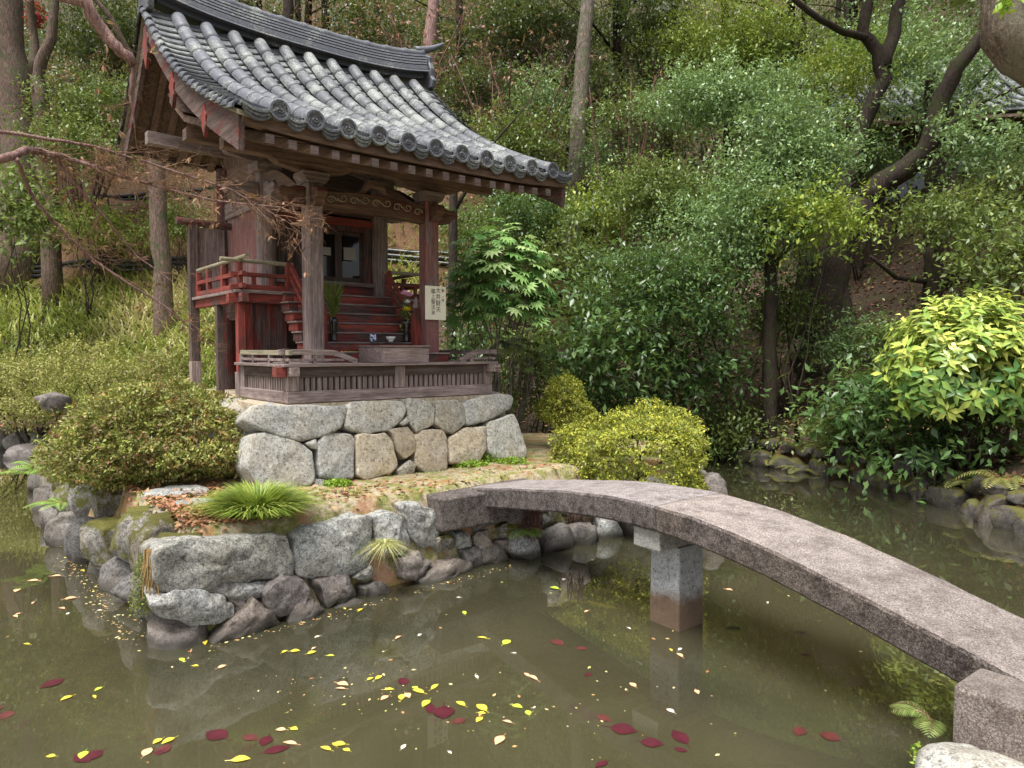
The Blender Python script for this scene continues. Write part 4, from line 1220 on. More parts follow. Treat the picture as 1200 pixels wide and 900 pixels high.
for o_ in (.040, .060):
    mb.add([(UE0 + .24 + (UE1 - UE0 - .48) * j / q_, v, z + o_ + rz(0, UE0 + .24 + (UE1 - UE0 - .48) * j / q_) - rz(0)) for v, z in P5 for j in range(q_ + 1)],
           [(i * (q_ + 1) + j, i * (q_ + 1) + j + 1, (i + 1) * (q_ + 1) + j + 1, (i + 1) * (q_ + 1) + j) for i in range(4) for j in range(q_)])
part(mb, 'soffit', M['brown_y'], roof, 0)
# purlins
for v, z, w_, h_, mt in ((PV, 4.235, .13, .115, 'brown_x'), (HV0, 4.60, .14, .13, 'brown_x'), (HV1 - .35, 4.78, .12, .15, 'grey_x'), (RV, 5.72, .14, .2, 'brown_x')):
    mb = MB(); e_ = .12 if v > 2.5 else .26; mb.box(UE0 + e_, UE1 - e_, v - w_ / 2, v + w_ / 2, z - h_ / 2, z + h_ / 2); part(mb, 'purlin', M[mt], roof)
# gable walls between hall and roof
for u in (HU0 - .02, HU1 - .02):
    pts = [(HV0, 4.6)] + [(v, rz(v) - .2) for v in np.linspace(HV0, HV1, 12)] + [(HV1, 4.6)]
    mb = MB(); mb.prism([(a, b) for a, b in pts], 'x', u, u + .04); part(mb, 'gable_wall', M['brown_z'], roof, 0)
    mb = MB(); mb.box(u - .03, u + .07, RV - .06, RV + .06, 4.6, 5.6); part(mb, 'gable_strut', M['red_z'], roof)
# barge boards
for u, s in ((UE0 + .03, 1), (UE1 - .03, -1)):
    for (va, vb) in ((EV + .05, RV - .003), (BV - .05, RV + .003)):
        mb = MB(); n = 24; vs = []
        u0, u1 = sorted((u, u + s * .055))
        for k in range(n + 1):
            t = k / n; v = va + (vb - va) * t; z = rz(v, u); wdt = .27 - .03 * math.sin(t * 3.14) + .03 * (1 - t) ** 3
            for a in (u0, u1): vs += [(a, v, z - .116), (a, v + (0.02 if t == 0 and va < 0 else 0), z - .116 - wdt)]
        fs = []
        for k in range(n):
            a = k * 4; b = a + 4
            fs += [(a, a + 1, b + 1, b), (a + 2, b + 2, b + 3, a + 3), (a, b, b + 2, a + 2), (a + 1, a + 3, b + 3, b + 1)]
        fs += [(0, 2, 3, 1), (n * 4, n * 4 + 1, n * 4 + 3, n * 4 + 2)]
        mb.add(vs, fs); part(mb, 'barge_board', M['barge'], roof, .003)
    for (va, vb) in ((EV + .0, RV), (BV - .0, RV)):
        a, b_ = sorted((u - s * .022, u + s * .07))
        sweep_strip('verge_trim', M['trim'], a, b_, va, vb, -.115, -.072)
    # pendants
    for v, zt, sc_ in ((RV, rz(RV) - .32, 1.0), (1.35, rz(1.35) - .26, .75), (.3, rz(.3) - .25, .6)):
        pr = [(-.06, 0), (.06, 0), (.07, -.1), (.13, -.17), (.09, -.26), (.10, -.33), (.03, -.44), (0, -.5), (-.03, -.44), (-.10, -.33), (-.09, -.26), (-.13, -.17), (-.07, -.1)]
        mb = MB(); a, b_ = sorted((u + s * .005, u + s * .045))
        mb.prism([(v + p * sc_, zt + .12 + q * sc_) for p, q in pr], 'x', a - .02 * s, b_ - .02 * s); part(mb, 'gable_pendant', M['red_z'], roof, .01, seg=2)

# tiles: stepped concave pans between the rolls
def pans(name, va, vb, mat):
    mb = MB(); edges = [UE0 + .0] + rolls + [UE1]
    steps = int(abs(vb - va) / .125); sgn = 1 if vb > va else -1
    for c in range(len(edges) - 1):
        a, b_ = edges[c], edges[c + 1]; m_ = 7
        if c in (0, len(edges) - 2): m_ = 7
        for s_ in range(steps):
            v0 = va + (vb - va) * s_ / steps; v1 = va + (vb - va) * (s_ + 1) / steps + sgn * .01
            jit = random.uniform(-.006, .006)
            vs = []
            for (v, up) in ((v0, .030), (v0, .012), (v1, .0)):
                for k in range(m_ + 1):
                    t = k / m_; u = a + (b_ - a) * t
                    sag = -.045 * math.sin(math.pi * t)
                    if c == 0: sag = -.02 * math.sin(math.pi * t) - .05 * (1 - t) ** 2
                    if c == len(edges) - 2: sag = -.02 * math.sin(math.pi * t) - .05 * t ** 2
                    vs.append((u, v + (jit if up else 0), rz(v, u) + sag + up + jit * .3))
            fs = []
            for r_ in range(2):
                for k in range(m_):
                    p = r_ * (m_ + 1) + k; fs.append((p, p + 1, p + m_ + 2, p + m_ + 1))
            mb.add(vs, fs)
    return part(mb, name, mat, roof, 0)
M['pan'] = tile_mat('mossy_dark_pan_tile', 0.3, (0.09, 0.094, 0.098))
pans('pan_tiles', EV - .03, RV - .05, M['pan']); pans('pan_tiles', BV + .03, RV + .05, M['tile_dark'])
# verge tiles: stepped scale tiles turning down over the gable edge
for s, ue in ((-1, UE0), (1, UE1)):
    for va, vb in ((EV - .0, RV), (BV, RV)):
        mb = MB(); st = int(abs(vb - va) / .135)
        for i in range(st):
            v0 = va + (vb - va) * i / st; v1 = va + (vb - va) * (i + 1.12) / st
            n_ = 5; vs = []
            for v, up in ((v0, .038), (v1, .004)):
                for k in range(n_ + 1):
                    t = k / n_
                    u = ue + s * (.06 * math.sin(t * 1.57) - .02); z = rz(v, ue) - .04 + up - .07 * (1 - math.cos(t * 1.5)) 
                    vs.append((u, v, z)); vs.append((u - s * .018, v, z - .006))
            fs = []; m_ = (n_ + 1) * 2
            for k in range(n_):
                a = k * 2
                fs += [(a, a + 2, a + 2 + m_, a + m_), (a + 1, a + 1 + m_, a + 3 + m_, a + 3), (a, a + 1, a + 3, a + 2)]
            fs.append((n_ * 2, n_ * 2 + 1, n_ * 2 + 1 + m_, n_ * 2 + m_))
            mb.add(vs, fs)
        part(mb, 'verge_tiles', M['tile_dark'] if s < 0 else M['tile'], roof, 0)
# tile rolls
for i, u in enumerate(rolls):
    for (va, vb, front) in ((EV - .05, RV - .14, True), (BV + .05, RV + .14, False)):
        mb = MB(); seg_l = .27; L_ = abs(vb - va); ns = int(round(L_ / seg_l)); m_ = 10
        for s_ in range(ns):
            vs = []; q = 3
            for k in range(q + 1):
                t = k / q; v = va + (vb - va) * (s_ + t * 1.04) / ns
                v = min(v, vb) if front else max(v, vb)
                r_ = .084 - .0035 * t
                nrm = rnorm(v)
                for j in range(m_ + 1):
                    a = math.pi * j / m_
                    p = Vector((u, v, rz(v, u) + .022)) + Vector((1, 0, 0)) * math.cos(a) * r_ + nrm * math.sin(a) * r_ * 1.0
                    p += noise.noise_vector(p * 5) * .004
                    vs.append(p)
            fs = []
            for k in range(q):
                for j in range(m_): p = k * (m_ + 1) + j; fs.append((p, p + 1, p + m_ + 2, p + m_ + 1))
            fs.append(tuple(range(m_ + 1))); fs.append(tuple(reversed(range(q * (m_ + 1), (q + 1) * (m_ + 1)))))
            mb.add(vs, fs)
        tr = part(mb, 'tile_roll', M['tile_clean' if i in (0, 1) else 'tile'] if front else M['tile_dark'], roof, 0, True)
        if front:   # end disc with rim and three-comma mark
            mb = MB(); cz = rz(va, u) + .024; y = va - .004
            def ring(y0, y1, r0, r1, n=28):
                vs = []; 
                for yy, rr in ((y0, r0), (y0, r1), (y1, r1), (y1, r0)):
                    for k in range(n): a = 2 * math.pi * k / n; vs.append((u + rr * math.cos(a), yy, cz + rr * math.sin(a)))
                fs = []
                for q in range(4):
                    for k in range(n): fs.append((q * n + k, q * n + (k + 1) % n, ((q + 1) % 4) * n + (k + 1) % n, ((q + 1) % 4) * n + k))
                mb.add(vs, fs)
            ring(y - .022, y + .02, .068, .09); ring(y - .012, y, .045, .052)
            n = 28; mb.add([(u + .08 * math.cos(2 * math.pi * k / n), yy, cz + .08 * math.sin(2 * math.pi * k / n)) for yy in (y - .006, y + .02) for k in range(n)], [tuple(range(n)), tuple(reversed(range(n, 2 * n)))] + [(k, (k + 1) % n, n + (k + 1) % n, n + k) for k in range(n)])
            for c in range(3):
                pts = [(u + (.010 + .026 * t) * math.cos(c * 2.094 + t * 2.3), y - .009, cz + (.010 + .026 * t) * math.sin(c * 2.094 + t * 2.3)) for t in np.linspace(0, 1, 7)]
                mb.tube(pts, [.0125, .0125, .011, .009, .007, .005, .003], 6)
            part(mb, 'end_disc', M['tile_clean'], tr, .002)
# eave pan ends: crescents
for i in range(len(rolls) + 1):
    e = [UE0] + rolls + [UE1]; a, b_ = e[i], e[i + 1]
    c = (a + b_) / 2; w_ = (b_ - a) / 2 - .05 if 0 < i < 11 else (b_ - a) / 2 - .02
    mb = MB(); y = EV - .045
    for lay in range(3):
        n = 12; vs = []
        for yy in (y - .012 * (2 - lay), y + .03):
            for k in range(n + 1):
                t = k / n * 2 - 1
                zb = rz(EV, c) + .0 - .03 * (lay) - (.05 - .0 * lay) * (1 - t * t)
                vs.append((c + w_ * t * (1 - .12 * lay), yy, zb + .012)); vs.append((c + w_ * t * (1 - .12 * lay), yy, zb - .016))
        fs = []; m_ = (n + 1) * 2
        for k in range(n):
            p = k * 2; fs += [(p, p + 1, p + 3, p + 2), (p + m_, p + 2 + m_, p + 3 + m_, p + 1 + m_), (p, p + 2, p + 2 + m_, p + m_), (p + 1, p + 1 + m_, p + 3 + m_, p + 3)]
        fs += [(0, m_, m_ + 1, 1), (2 * n, 2 * n + 1, 2 * n + 1 + m_, 2 * n + m_)]
        mb.add(vs, fs)
    part(mb, 'eave_tile', M['tile'], roof, .003)
# ridge
ridge = empty('ridge', (0, 0, 0)); ridge.parent = roof
def ridge_layer(w_, z0, z1, name, mat, ext=0, n=20):
    mb = MB(); vs = []
    for k in range(n + 1):
        u = UE0 + .10 - ext + (UE1 - UE0 - .2 + 2 * ext) * k / n
        lift = .16 * (abs(u - CU) / 1.9) ** 3
        for a, z in ((-w_ / 2, z0), (w_ / 2, z0), (w_ / 2 - .01, z1), (-w_ / 2 + .01, z1)): vs.append((u, RV + a, z + lift))
    fs = [(0, 1, 2, 3), tuple(n * 4 + q for q in (3, 2, 1, 0))]
    for k in range(n):
        for q in range(4): fs.append((k * 4 + q, k * 4 + (q + 1) % 4, k * 4 + 4 + (q + 1) % 4, k * 4 + 4 + q))
    mb.add(vs, fs); part(mb, name, M[mat], ridge, 0)
zr = 6.10
ridge_layer(.20, zr - .05, zr + .30, 'ridge_core', 'tile_dark', -.03)
ridge_layer(.40, zr + .02, zr + .045, 'noshi_course', 'tile_clean')
ridge_layer(.33, zr + .06, zr + .12, 'noshi_course', 'tile_clean')
for k in range(4): ridge_layer(.30 - .016 * k, zr + .135 + k * .04, zr + .163 + k * .04, 'noshi_course', 'tile_clean')
mb = MB(); pts = []; rr = []
for k in range(61):
    u = UE0 + .08 + (UE1 - UE0 - .16) * k / 60; pts.append((u, RV, zr + .32 + .16 * (abs(u - CU) / 1.9) ** 3)); rr.append(.066 + (.014 if k % 5 == 0 else 0))
mb.tube(pts, rr, 14); part(mb, 'cap_tiles', M['tile_clean'], ridge, 0, True)
for s, ue in ((-1, UE0 + .07), (1, UE1 - .07)):
    zz = zr + .16
    mb = MB()
    pr = [(-.22, zz - .22), (-.26, zz - .12), (-.19, zz - .05), (-.2, zz + .06), (-.15, zz + .16), (-.16, zz + .24), (-.08, zz + .27), (0, zz + .36), (.08, zz + .27), (.16, zz + .24), (.15, zz + .16), (.2, zz + .06), (.19, zz - .05), (.26, zz - .12), (.22, zz - .22)]
    a, b_ = sorted((ue, ue + s * .07)); mb.prism([(RV + p, q) for p, q in pr], 'x', a, b_)
    for q in range(3): mb.tube([(ue + s * .075, RV + (q - 1) * .09, zz + .02), (ue + s * .10, RV + (q - 1) * .09, zz + .02)], .035, 10)
    part(mb, 'ridge_end_tile', M['tile_clean'], ridge, .01)
    mb = MB(); pts = [(ue - s * .15 + s * .085 * k, RV, zr + .50 + .012 * k + .0042 * k * k) for k in range(7)]
    mb.tube(pts, [.05, .055, .052, .048, .042, .035, .024], 12); part(mb, 'upturned_horn', M['tile_clean'], ridge, 0, True)

# ------------------------------------------------------------------ things on the shrine deck
def sp(u, v, z): return S(u, v, z)
# offering box
ob = empty('offering_box', tuple(sp(1.36, .30, 2.063)), SA, 'low greyed wooden offering box on the front edge of the shrine deck', 'box')
mb = MB(); mb.box(-.285, .285, -.29, -.265, 0, .165); mb.box(-.285, .285, .265, .29, 0, .165); mb.box(-.285, -.262, -.264, .264, 0, .163); mb.box(.262, .285, -.264, .264, 0, .163); mb.box(-.26, .26, -.263, .263, .0, .02)
mb.build('box_body', wood('pale_box_timber', 'x', (0.24, 0.17, 0.155), (0.55, 0.45, 0.42)), ob, bevel=.004)
mb = MB(); mb.box(-.30, .30, -.305, -.23, .167, .187); mb.box(-.30, .30, .23, .305, .167, .187)
for k in range(9): mb.box(-.29, .29, -.215 + k * .049, -.19 + k * .049, .167, .184)
mb.build('slatted_lid', M['grey_x'], ob, bevel=.003)
ob2 = empty('wooden_crate', tuple(sp(1.88, .30, 2.063)), SA, 'small reddish wooden box on the deck just right of the offering box', 'box')
mb = MB(); mb.box(-.16, .16, -.1, .1, 0, .085); mb.build('box_body', M['worn_x'], ob2, bevel=.004)
mb = MB(); mb.box(-.175, .175, -.115, .115, .087, .105); mb.build('lid', M['grey_x'], ob2, bevel=.003)
# vases
black = simple('black_glazed_ceramic', (.012, .014, .016), .15, .6)
def vase(u, v, z, label, h=.26, r=.045):
    ve = empty('vase', tuple(sp(u, v, z)), 0, label, 'vase')
    mb = MB(); mb.lathe((0, 0, 0), [(0, 0), (r * .8, 0), (r * .72, .02), (r * .7, h * .5), (r * .95, h * .8), (r, h), (r * .8, h), (r * .65, h * .8), (0, h * .7)], 18)
    mb.build('body', black, ve, smooth=True); return ve
zt2 = 2.062 + (FZ - 2.062) * 2 / 7
vase(.85, .74, zt2, 'slim black vase of green pine sprigs on the stairs beside the left newel post', .27, .05)
pv = vase(1.80, .74, zt2, 'slim black vase of cut flowers on the stairs beside the right newel post', .27, .05)
sprig = empty('pine_sprigs', tuple(sp(.85, .74, zt2 + .24)), 0, 'spray of long green pine needles standing in the left vase', 'greenery')
n = 420
r = np.random.default_rng(3)
a = r.random(n) * 6.28; h = r.random(n) ** .8 * .34
Pn = np.stack([np.cos(a) * h * .22, np.sin(a) * h * .22, h], 1)
An = np.stack([np.cos(a) * .45, np.sin(a) * .45, np.ones(n) * 1.0], 1) + r.normal(size=(n, 3)) * .2
leaf_object('needles', Pn, An, r.normal(size=(n, 3)), np.full(n, .13), np.full(n, .008), L['pine'], sprig)
mb = MB()
for k in range(5): mb.tube([(0, 0, -.1), (.03 * math.cos(k * 1.3), .03 * math.sin(k * 1.3), .15), (.08 * math.cos(k * 1.3), .08 * math.sin(k * 1.3), .36)], .004, 5)
mb.build('twig', M['twig'], sprig)
def flower(dx, dz, c, r_, label, np_=26):
    fl = empty('flower', tuple(sp(1.80 + dx, .72, zt2 + .27 + dz)), 0, label, 'flower')
    m_ = simple('petals_' + label.split()[0], c, .6, .2)
    mb = MB()
    for q in range(3):
        for k in range(9):
            a = k * .698 + q * .35; e = .25 + q * .5
            d = Vector((math.cos(a) * math.cos(e), math.sin(a) * math.cos(e), math.sin(e))); s_ = d.cross(Vector((0, 0, 1))).normalized()
            p = d * r_ * (1 - .15 * q); mb.add([(0, 0, 0), p * .6 + s_ * r_ * .2, p + Vector((0, 0, r_ * .25)), p * .6 - s_ * r_ * .2], [(0, 1, 2, 3)])
    mb.build('petals', m_, fl)
    mb = MB(); mb.tube([(0, 0, 0), (-dx * .5, 0, -dz * .5 - .05), (-dx, 0, -dz - .08)], .004, 5); mb.build('stalk', simple('green_stalk', (.08, .18, .04)), fl)
flower(-.035, .30, (.85, .45, .68), .065, 'pink chrysanthemum, left of the two at the top of the right vase'); flower(.03, .285, (.85, .48, .70), .065, 'pink bloom, right of the two at the top of the right vase')
flower(.0, .20, (.9, .9, .9), .05, 'white bloom between the pink and the yellow ones in the right vase'); flower(.0, .105, (.95, .75, .02), .07, 'yellow chrysanthemum, lowest bloom in the right vase')
gl_ = empty('vase_greenery', tuple(sp(1.80, .74, zt2 + .25)), 0, 'dark green leaves around the flower stalks in the right vase', 'greenery')
n = 60; P_ = r.normal(size=(n, 3)) * [.035, .035, .07] + [0, 0, .08]
leaf_object('leaves', P_, r.normal(size=(n, 3)) + [0, 0, .3], r.normal(size=(n, 3)), np.full(n, .07), np.full(n, .03), L['mid'], gl_)
# cup and bowl
def porcelain():
    m, nt, b = newmat('blue_and_white_porcelain', .15, .5)
    n_ = tex_noise(nt, 38, 2, .5, coords(nt)); nt.links.new(ramp(nt, n_, [(.5, (.72, .74, .78)), (.54, (.05, .1, .35))]), b.inputs['Base Color']); return m
cu = empty('cup', tuple(sp(1.30, .66, zt2)), 0, 'blue and white porcelain cup on a stair tread', 'cup')
mb = MB(); mb.lathe((0, 0, 0), [(0, 0), (.03, 0), (.036, .015), (.038, .09), (.034, .09), (.032, .02), (0, .015)], 18); mb.build('cup_body', porcelain(), cu, smooth=True)
bo = empty('bowl', tuple(sp(1.50, .60, zt2)), 0, 'small white offering bowl on a stair tread right of the cup', 'bowl')
mb = MB(); mb.lathe((0, 0, 0), [(0, 0), (.025, 0), (.025, .012), (.05, .04), (.058, .062), (.054, .062), (.03, .02), (0, .015)], 20); mb.build('bowl_body', simple('white_porcelain', (.78, .78, .76), .2, .5), bo, smooth=True)
# paper sign
sg = empty('notice_board', tuple(sp(2.02, PV - .115, 2.56)), SA + R(3), 'cream paper notice with brushed black columns of writing on the right front pillar', 'sign')
mb = MB(); mb.box(-.15, .15, -.012, .0, 0, .40); mb.build('paper_panel', simple('cream_paper', (.86, .82, .66), .8, .1, .05, 8), sg)
ink = simple('faded_ink', (.16, .14, .11), .8, .1)
def text(body, x, z, size, parent, mat, sp_=1.0):
    for i, ch in enumerate(body):
        cu_ = bpy.data.curves.new('writing', 'FONT'); cu_.body = ch; cu_.size = size; cu_.align_x = 'CENTER'; cu_.offset = .0006
        to = bpy.data.objects.new('tmp', cu_); col.objects.link(to)
        dg = bpy.context.evaluated_depsgraph_get(); me = bpy.data.meshes.new_from_object(to.evaluated_get(dg)); me.name = 'writing'
        bpy.data.objects.remove(to)
        me.materials.clear(); me.materials.append(mat)
        o = bpy.data.objects.new('writing', me); col.objects.link(o); o.parent = parent
        o.location = (x, -.0145, z - i * size * sp_); o.rotation_euler = (R(90), 0, 0)
text('頭上御注意', -.04, .315, .062, sg, ink, 1.0)
text('大弁財天', .035, .325, .075, sg, ink, 1.02)
text('願主一同', .105, .34, .038, sg, ink, 1.02)

# ================================================================== vegetation
def hz(x, y): return float(height(np.array([x]), np.array([y]))[0])
def Hn(x, y): return height(np.asarray(x), np.asarray(y))

# ---- island bushes
shrub('azalea_bush', 'big clipped round azalea with olive and bronze leaves at the left of the plinth', 'bush', (-3.48, 7.3, .86), (.98, .95, .54), 6600, 12, .022, .037, 'azalea_green', 1, shell=.62, zmin=-.8, cz=.44, tone_w=.6)
shrub('azalea_bush', 'bright yellow green azalea mound beside the end of the stone bridge', 'bush', (1.40, 8.15, .80), (.92, .77, .58), 4000, 12, .022, .036, 'azalea_yellow', 2, shell=.78, zmin=-.8, cz=.10, tone_w=.6)
shrub('azalea_bush', 'small yellow azalea sprig growing behind the yellow mound', 'bush', (.70, 9.4, .88), (.38, .34, .36), 700, 12, .022, .036, 'azalea_yellow', 3, shell=.7, zmin=-.6, cz=.55, tone_w=.6)

def tuft(name, label, pos, n, length, width, mat, radius, seed, lean=.6, bend=.9, group=None, cat='grass tuft'):
    r = np.random.default_rng(seed)
    a = r.random(n) * 6.283; q = radius * np.sqrt(r.random(n))
    P = np.stack([np.cos(a) * q, np.sin(a) * q, np.zeros(n)], 1)
    d = np.stack([np.cos(a + r.normal(size=n) * .35), np.sin(a + r.normal(size=n) * .35), np.zeros(n)], 1)
    o = blades_object(name, P, length * (.6 + .6 * r.random(n)), width * (.7 + .6 * r.random(n)), L[mat], None, lean, bend, d, seed, loc=pos)
    return tag(o, label, cat, group)
tuft('sedge_tuft', 'bright green mound of fine sedge on top of the front retaining wall', (-2.02, 5.62, .88), 3200, .32, .011, 'sedge', .20, 5, .38, .85)
tuft('sedge_tuft', 'small dry yellowish grass tuft hanging from a gap in the front retaining wall', (-1.05, 5.80, .60), 300, .10, .004, 'grass', .045, 6, .3, 2.6)
def mass(name, label, cat, pos, radii, n, leaf, mat, seed, aspect=.5, group=None, flat=True, up=.7):
    r = np.random.default_rng(seed)
    P = unit(r.normal(size=(n, 3))) * (r.random(n) ** .4)[:, None] * np.array(radii)
    if flat: P[:, 2] = np.abs(P[:, 2])
    A = r.normal(size=(n, 3)); N = r.normal(size=(n, 3)) * .5 + [0, 0, up]
    Ln = leaf * (.6 + .8 * r.random(n))
    o = leaf_object(name, P, A, N, Ln, Ln * aspect, L[mat], None, r.random(n), loc=pos)
    return tag(o, label, cat, group)
for i, (px, py, rx, h, lb) in enumerate([(440, 556, .17, .10, 'fresh green weed at the foot of the tall tan plinth blocks'), (552, 546, .22, .06, 'flat green weed left of the corner block of the plinth'), (572, 541, .16, .13, 'taller green weed against the right corner block of the plinth'), (600, 543, .2, .07, 'low green weed at the right corner of the plinth'), (396, 568, .15, .06, 'thin green weed below the middle of the plinth front'), (345, 585, .13, .04, 'tiny green weed behind the sedge mound')]):
    p = W(px, py, .90); mass('weed', lb, 'weed', tuple(p), (rx, rx * .6, h), 700, .028, 'weed', 30 + i, .6)
fern('light green fern leaning over the water at the far left of the island', (-5.55, 8.35, .72), 10, .5, 'fern_green', 7, az=(2.4, 5.4), arch=.6, spread_z=(.4, 1.1))
fern('pale green fern low on the left wall above the pond', (-4.95, 7.75, .50), 9, .4, 'fern_green', 8, az=(2.4, 5.2), arch=.8, spread_z=(.3, .8))
mass('creeping_moss', 'trailing moss and creeper hanging down the left corner of the island wall', 'moss', (-2.60, 5.0, .34), (.12, .16, .50), 2600, .016, 'weed_dull', 41, .7, flat=True)
M['trim_straw'] = simple('dry_straw', (.3, .2, .09), .8, .1, .4, 30)
def fibres(name, label, pos, n, length, spread, mat, seed, cat='roots'):
    mb = MB(); rs = random.Random(seed)
    for i in range(n):
        x, y = rs.uniform(-spread, spread), rs.uniform(-spread * .5, spread * .5); l = length * rs.uniform(.5, 1)
        mb.tube([(x, y, 0), (x + rs.uniform(-.02, .02), y - .02, -l * .5), (x + rs.uniform(-.04, .04), y - .02, -l)], .003, 4)
    o = mb.build(name, M[mat], None); o.location = pos; return tag(o, label, cat)
fibres('hanging_roots', 'bundle of dry straw roots hanging over the left corner of the island wall', (-2.47, 4.80, .84), 34, .36, .04, 'trim_straw', 1)
fibres('hanging_roots', 'reddish roots hanging under the bridge at the island end, left clump', (.20, 6.92, .72), 90, .42, .10, 'twig_red', 2)
fibres('hanging_roots', 'reddish roots hanging under the bridge beside the yellow frond', (.66, 7.28, .70), 50, .3, .08, 'twig_red', 3)
fern('small green fern growing from the wall stones below the bridge', (.32, 6.98, .66), 7, .38, 'fern', 9, az=(-2.6, -.3), arch=1.1, spread_z=(.0, .3))
fern('dark green fern at the waterline below the bridge', (.14, 6.86, .46), 7, .32, 'fern_green', 10, az=(-2.6, -.3), arch=1.1, spread_z=(.0, .3))
fern('single bright yellow fern frond sticking out below the bridge', (.72, 7.22, .68), 1, .55, 'fern_yellow', 11, az=(-.75, -.7), arch=.95, spread_z=(.1, .12), pinw=.13)
fern('bright yellow fern poking up behind the right edge of the bridge', (3.28, 4.55, .30), 6, .40, 'fern_yellow', 12, arch=.5, az=(1.6, 3.6), spread_z=(.3, .5))
fern('small dark fern between the bridge foot and the stone block', (1.97, 3.24, .46), 8, .2, 'mid', 13, az=(2.0, 4.6), arch=.7, pinw=.3)
mass('creeping_weed', 'little bright creeping weed at the foot of the bank block', 'weed', (1.84, 3.02, .36), (.06, .14, .10), 240, .022, 'weed', 42, .7)

# ---- leaf litter and grass (uncountable)
def litter(name, label, xy, z, n_, size, mat, seed):
    r = np.random.default_rng(seed); n = len(xy)
    P = np.stack([xy[:, 0], xy[:, 1], z + .006 + .012 * r.random(n)], 1)
    A = r.normal(size=(n, 3)); A[:, 2] *= .25; N = r.normal(size=(n, 3)) * .3 + [0, 0, 1]
    Ln = size * (.6 + .8 * r.random(n))
    o = leaf_object(name, P, A, N, Ln, Ln * .6, L[mat], None, r.random(n), fold=.3)
    return tag(o, label, 'leaves', None, 'stuff')
r = np.random.default_rng(21)
def blobs(cs, n):
    out = []
    for (x, y, sx, sy, k) in cs: out.append(np.stack([r.normal(x, sx, k), r.normal(y, sy, k)], 1))
    return np.concatenate(out)
xy = blobs([(-2.45, 5.5, .22, .22, 1300), (-2.65, 5.9, .22, .25, 1300), (-2.95, 6.3, .25, .25, 500), (-2.2, 5.45, .3, .12, 450), (-1.6, 6.0, .4, .3, 240), (-.9, 6.6, .4, .3, 120), (.3, 7.5, .7, .4, 200), (-3.4, 6.6, .4, .3, 500), (-1.5, 6.4, .8, .3, 300)], 0)
zz = Hn(xy[:, 0], xy[:, 1]); k_ = (zz > .8) & (poly_sd(xy[:, 0], xy[:, 1], ISLE) < -.12); xy, zz = xy[k_], zz[k_]
litter('fallen_leaves', 'rusty fallen leaves scattered on the island ground', xy, zz, 0, .05, 'litter', 22)
xy = np.stack([r.uniform(-13, 14, 30000), 12.5 + 14 * r.random(30000) ** 1.2], 1)
d_ = poly_sd(xy[:, 0], xy[:, 1], POND); k_ = d_ > .25; xy = xy[k_]
xr = np.stack([r.uniform(5.6, 10, 9000), r.uniform(5, 13, 9000)], 1); xr = xr[poly_sd(xr[:, 0], xr[:, 1], POND) > .25]
xy = np.concatenate([xy, xr])
litter('hillside_leaf_litter', 'brown leaf litter covering the wooded slope behind the pond', xy, Hn(xy[:, 0], xy[:, 1]), 0, .10, 'litter', 23)
# short grass on the island
xy = np.stack([r.uniform(-3.5, 2.2, 16000), r.uniform(5, 9, 16000)], 1)
m_ = (poly_sd(xy[:, 0], xy[:, 1], ISLE) < -.2) & (wob(xy[:, 0], xy[:, 1], 3.0, 2) + r.normal(size=len(xy)) * .4 > .35); xy = xy[m_]
o = blades_object('island_grass', np.stack([xy[:, 0], xy[:, 1], Hn(xy[:, 0], xy[:, 1])], 1), r.uniform(.015, .05, len(xy)), np.full(len(xy), .005), L['sedge'], None, .8, .6, None, 24)
tag(o, 'thin patches of short grass on the island ground', 'grass', None, 'stuff')
# tall lily like grass on the left slope
n = 26000
xy = np.stack([r.uniform(-17, -2.0, n), r.uniform(13.2, 20.5, n)], 1)
d_ = poly_sd(xy[:, 0], xy[:, 1], POND); m_ = (d_ > .8) & (d_ < 5.5); xy = xy[m_]; n = len(xy)
o = blades_object('slope_grass', np.stack([xy[:, 0], xy[:, 1], Hn(xy[:, 0], xy[:, 1])], 1), r.uniform(.35, .75, n), r.uniform(.025, .05, n), L['grass'], None, .35, .9, None, 25,
                  rnd=np.clip(.42 + .3 * wob(xy[:, 0], xy[:, 1], .7, 1) + r.normal(size=n) * .22, 0, 1))
tag(o, 'long arching grass with pale dry blades on the slope left of the shrine', 'grass', None, 'stuff')
# ferny undergrowth on the slope
n = 42000
xy = np.stack([r.uniform(-26, 26, n), 13 + 32 * r.random(n) ** 1.3], 1)
d_ = poly_sd(xy[:, 0], xy[:, 1], POND); dn = wob(xy[:, 0], xy[:, 1], 1.1, 7) + r.normal(size=n) * .35
m_ = (d_ > .9) & (dn > .05) & ~((xy[:, 0] < -1) & (d_ < 5.9)) & ~((xy[:, 0] < 1) & (d_ < 9.6) & (r.random(n) < .6)) & ~((xy[:, 0] > 3.5) & (d_ < 2.5) & (dn < .9)); xy = xy[m_]; n = len(xy)
hgt = r.random(n) ** 1.6 * (.5 + .9 * np.clip((xy[:, 1] - 16) / 12, 0, 1)); dist = xy[:, 1]
P = np.stack([xy[:, 0], xy[:, 1], Hn(xy[:, 0], xy[:, 1]) + hgt], 1)
Ln = (.07 + .006 * dist) * (.6 + .8 * r.random(n))
o = leaf_object('undergrowth', P, r.normal(size=(n, 3)), r.normal(size=(n, 3)) * .5 + [0, -.2, .8], Ln, Ln * .45, L['evergreen'], None, np.clip(r.random(n) * .8 + .1 * wob(xy[:, 0], xy[:, 1], .5, 3), 0, 1))
tag(o, 'low green undergrowth spread over the wooded hillside', 'undergrowth', None, 'stuff')

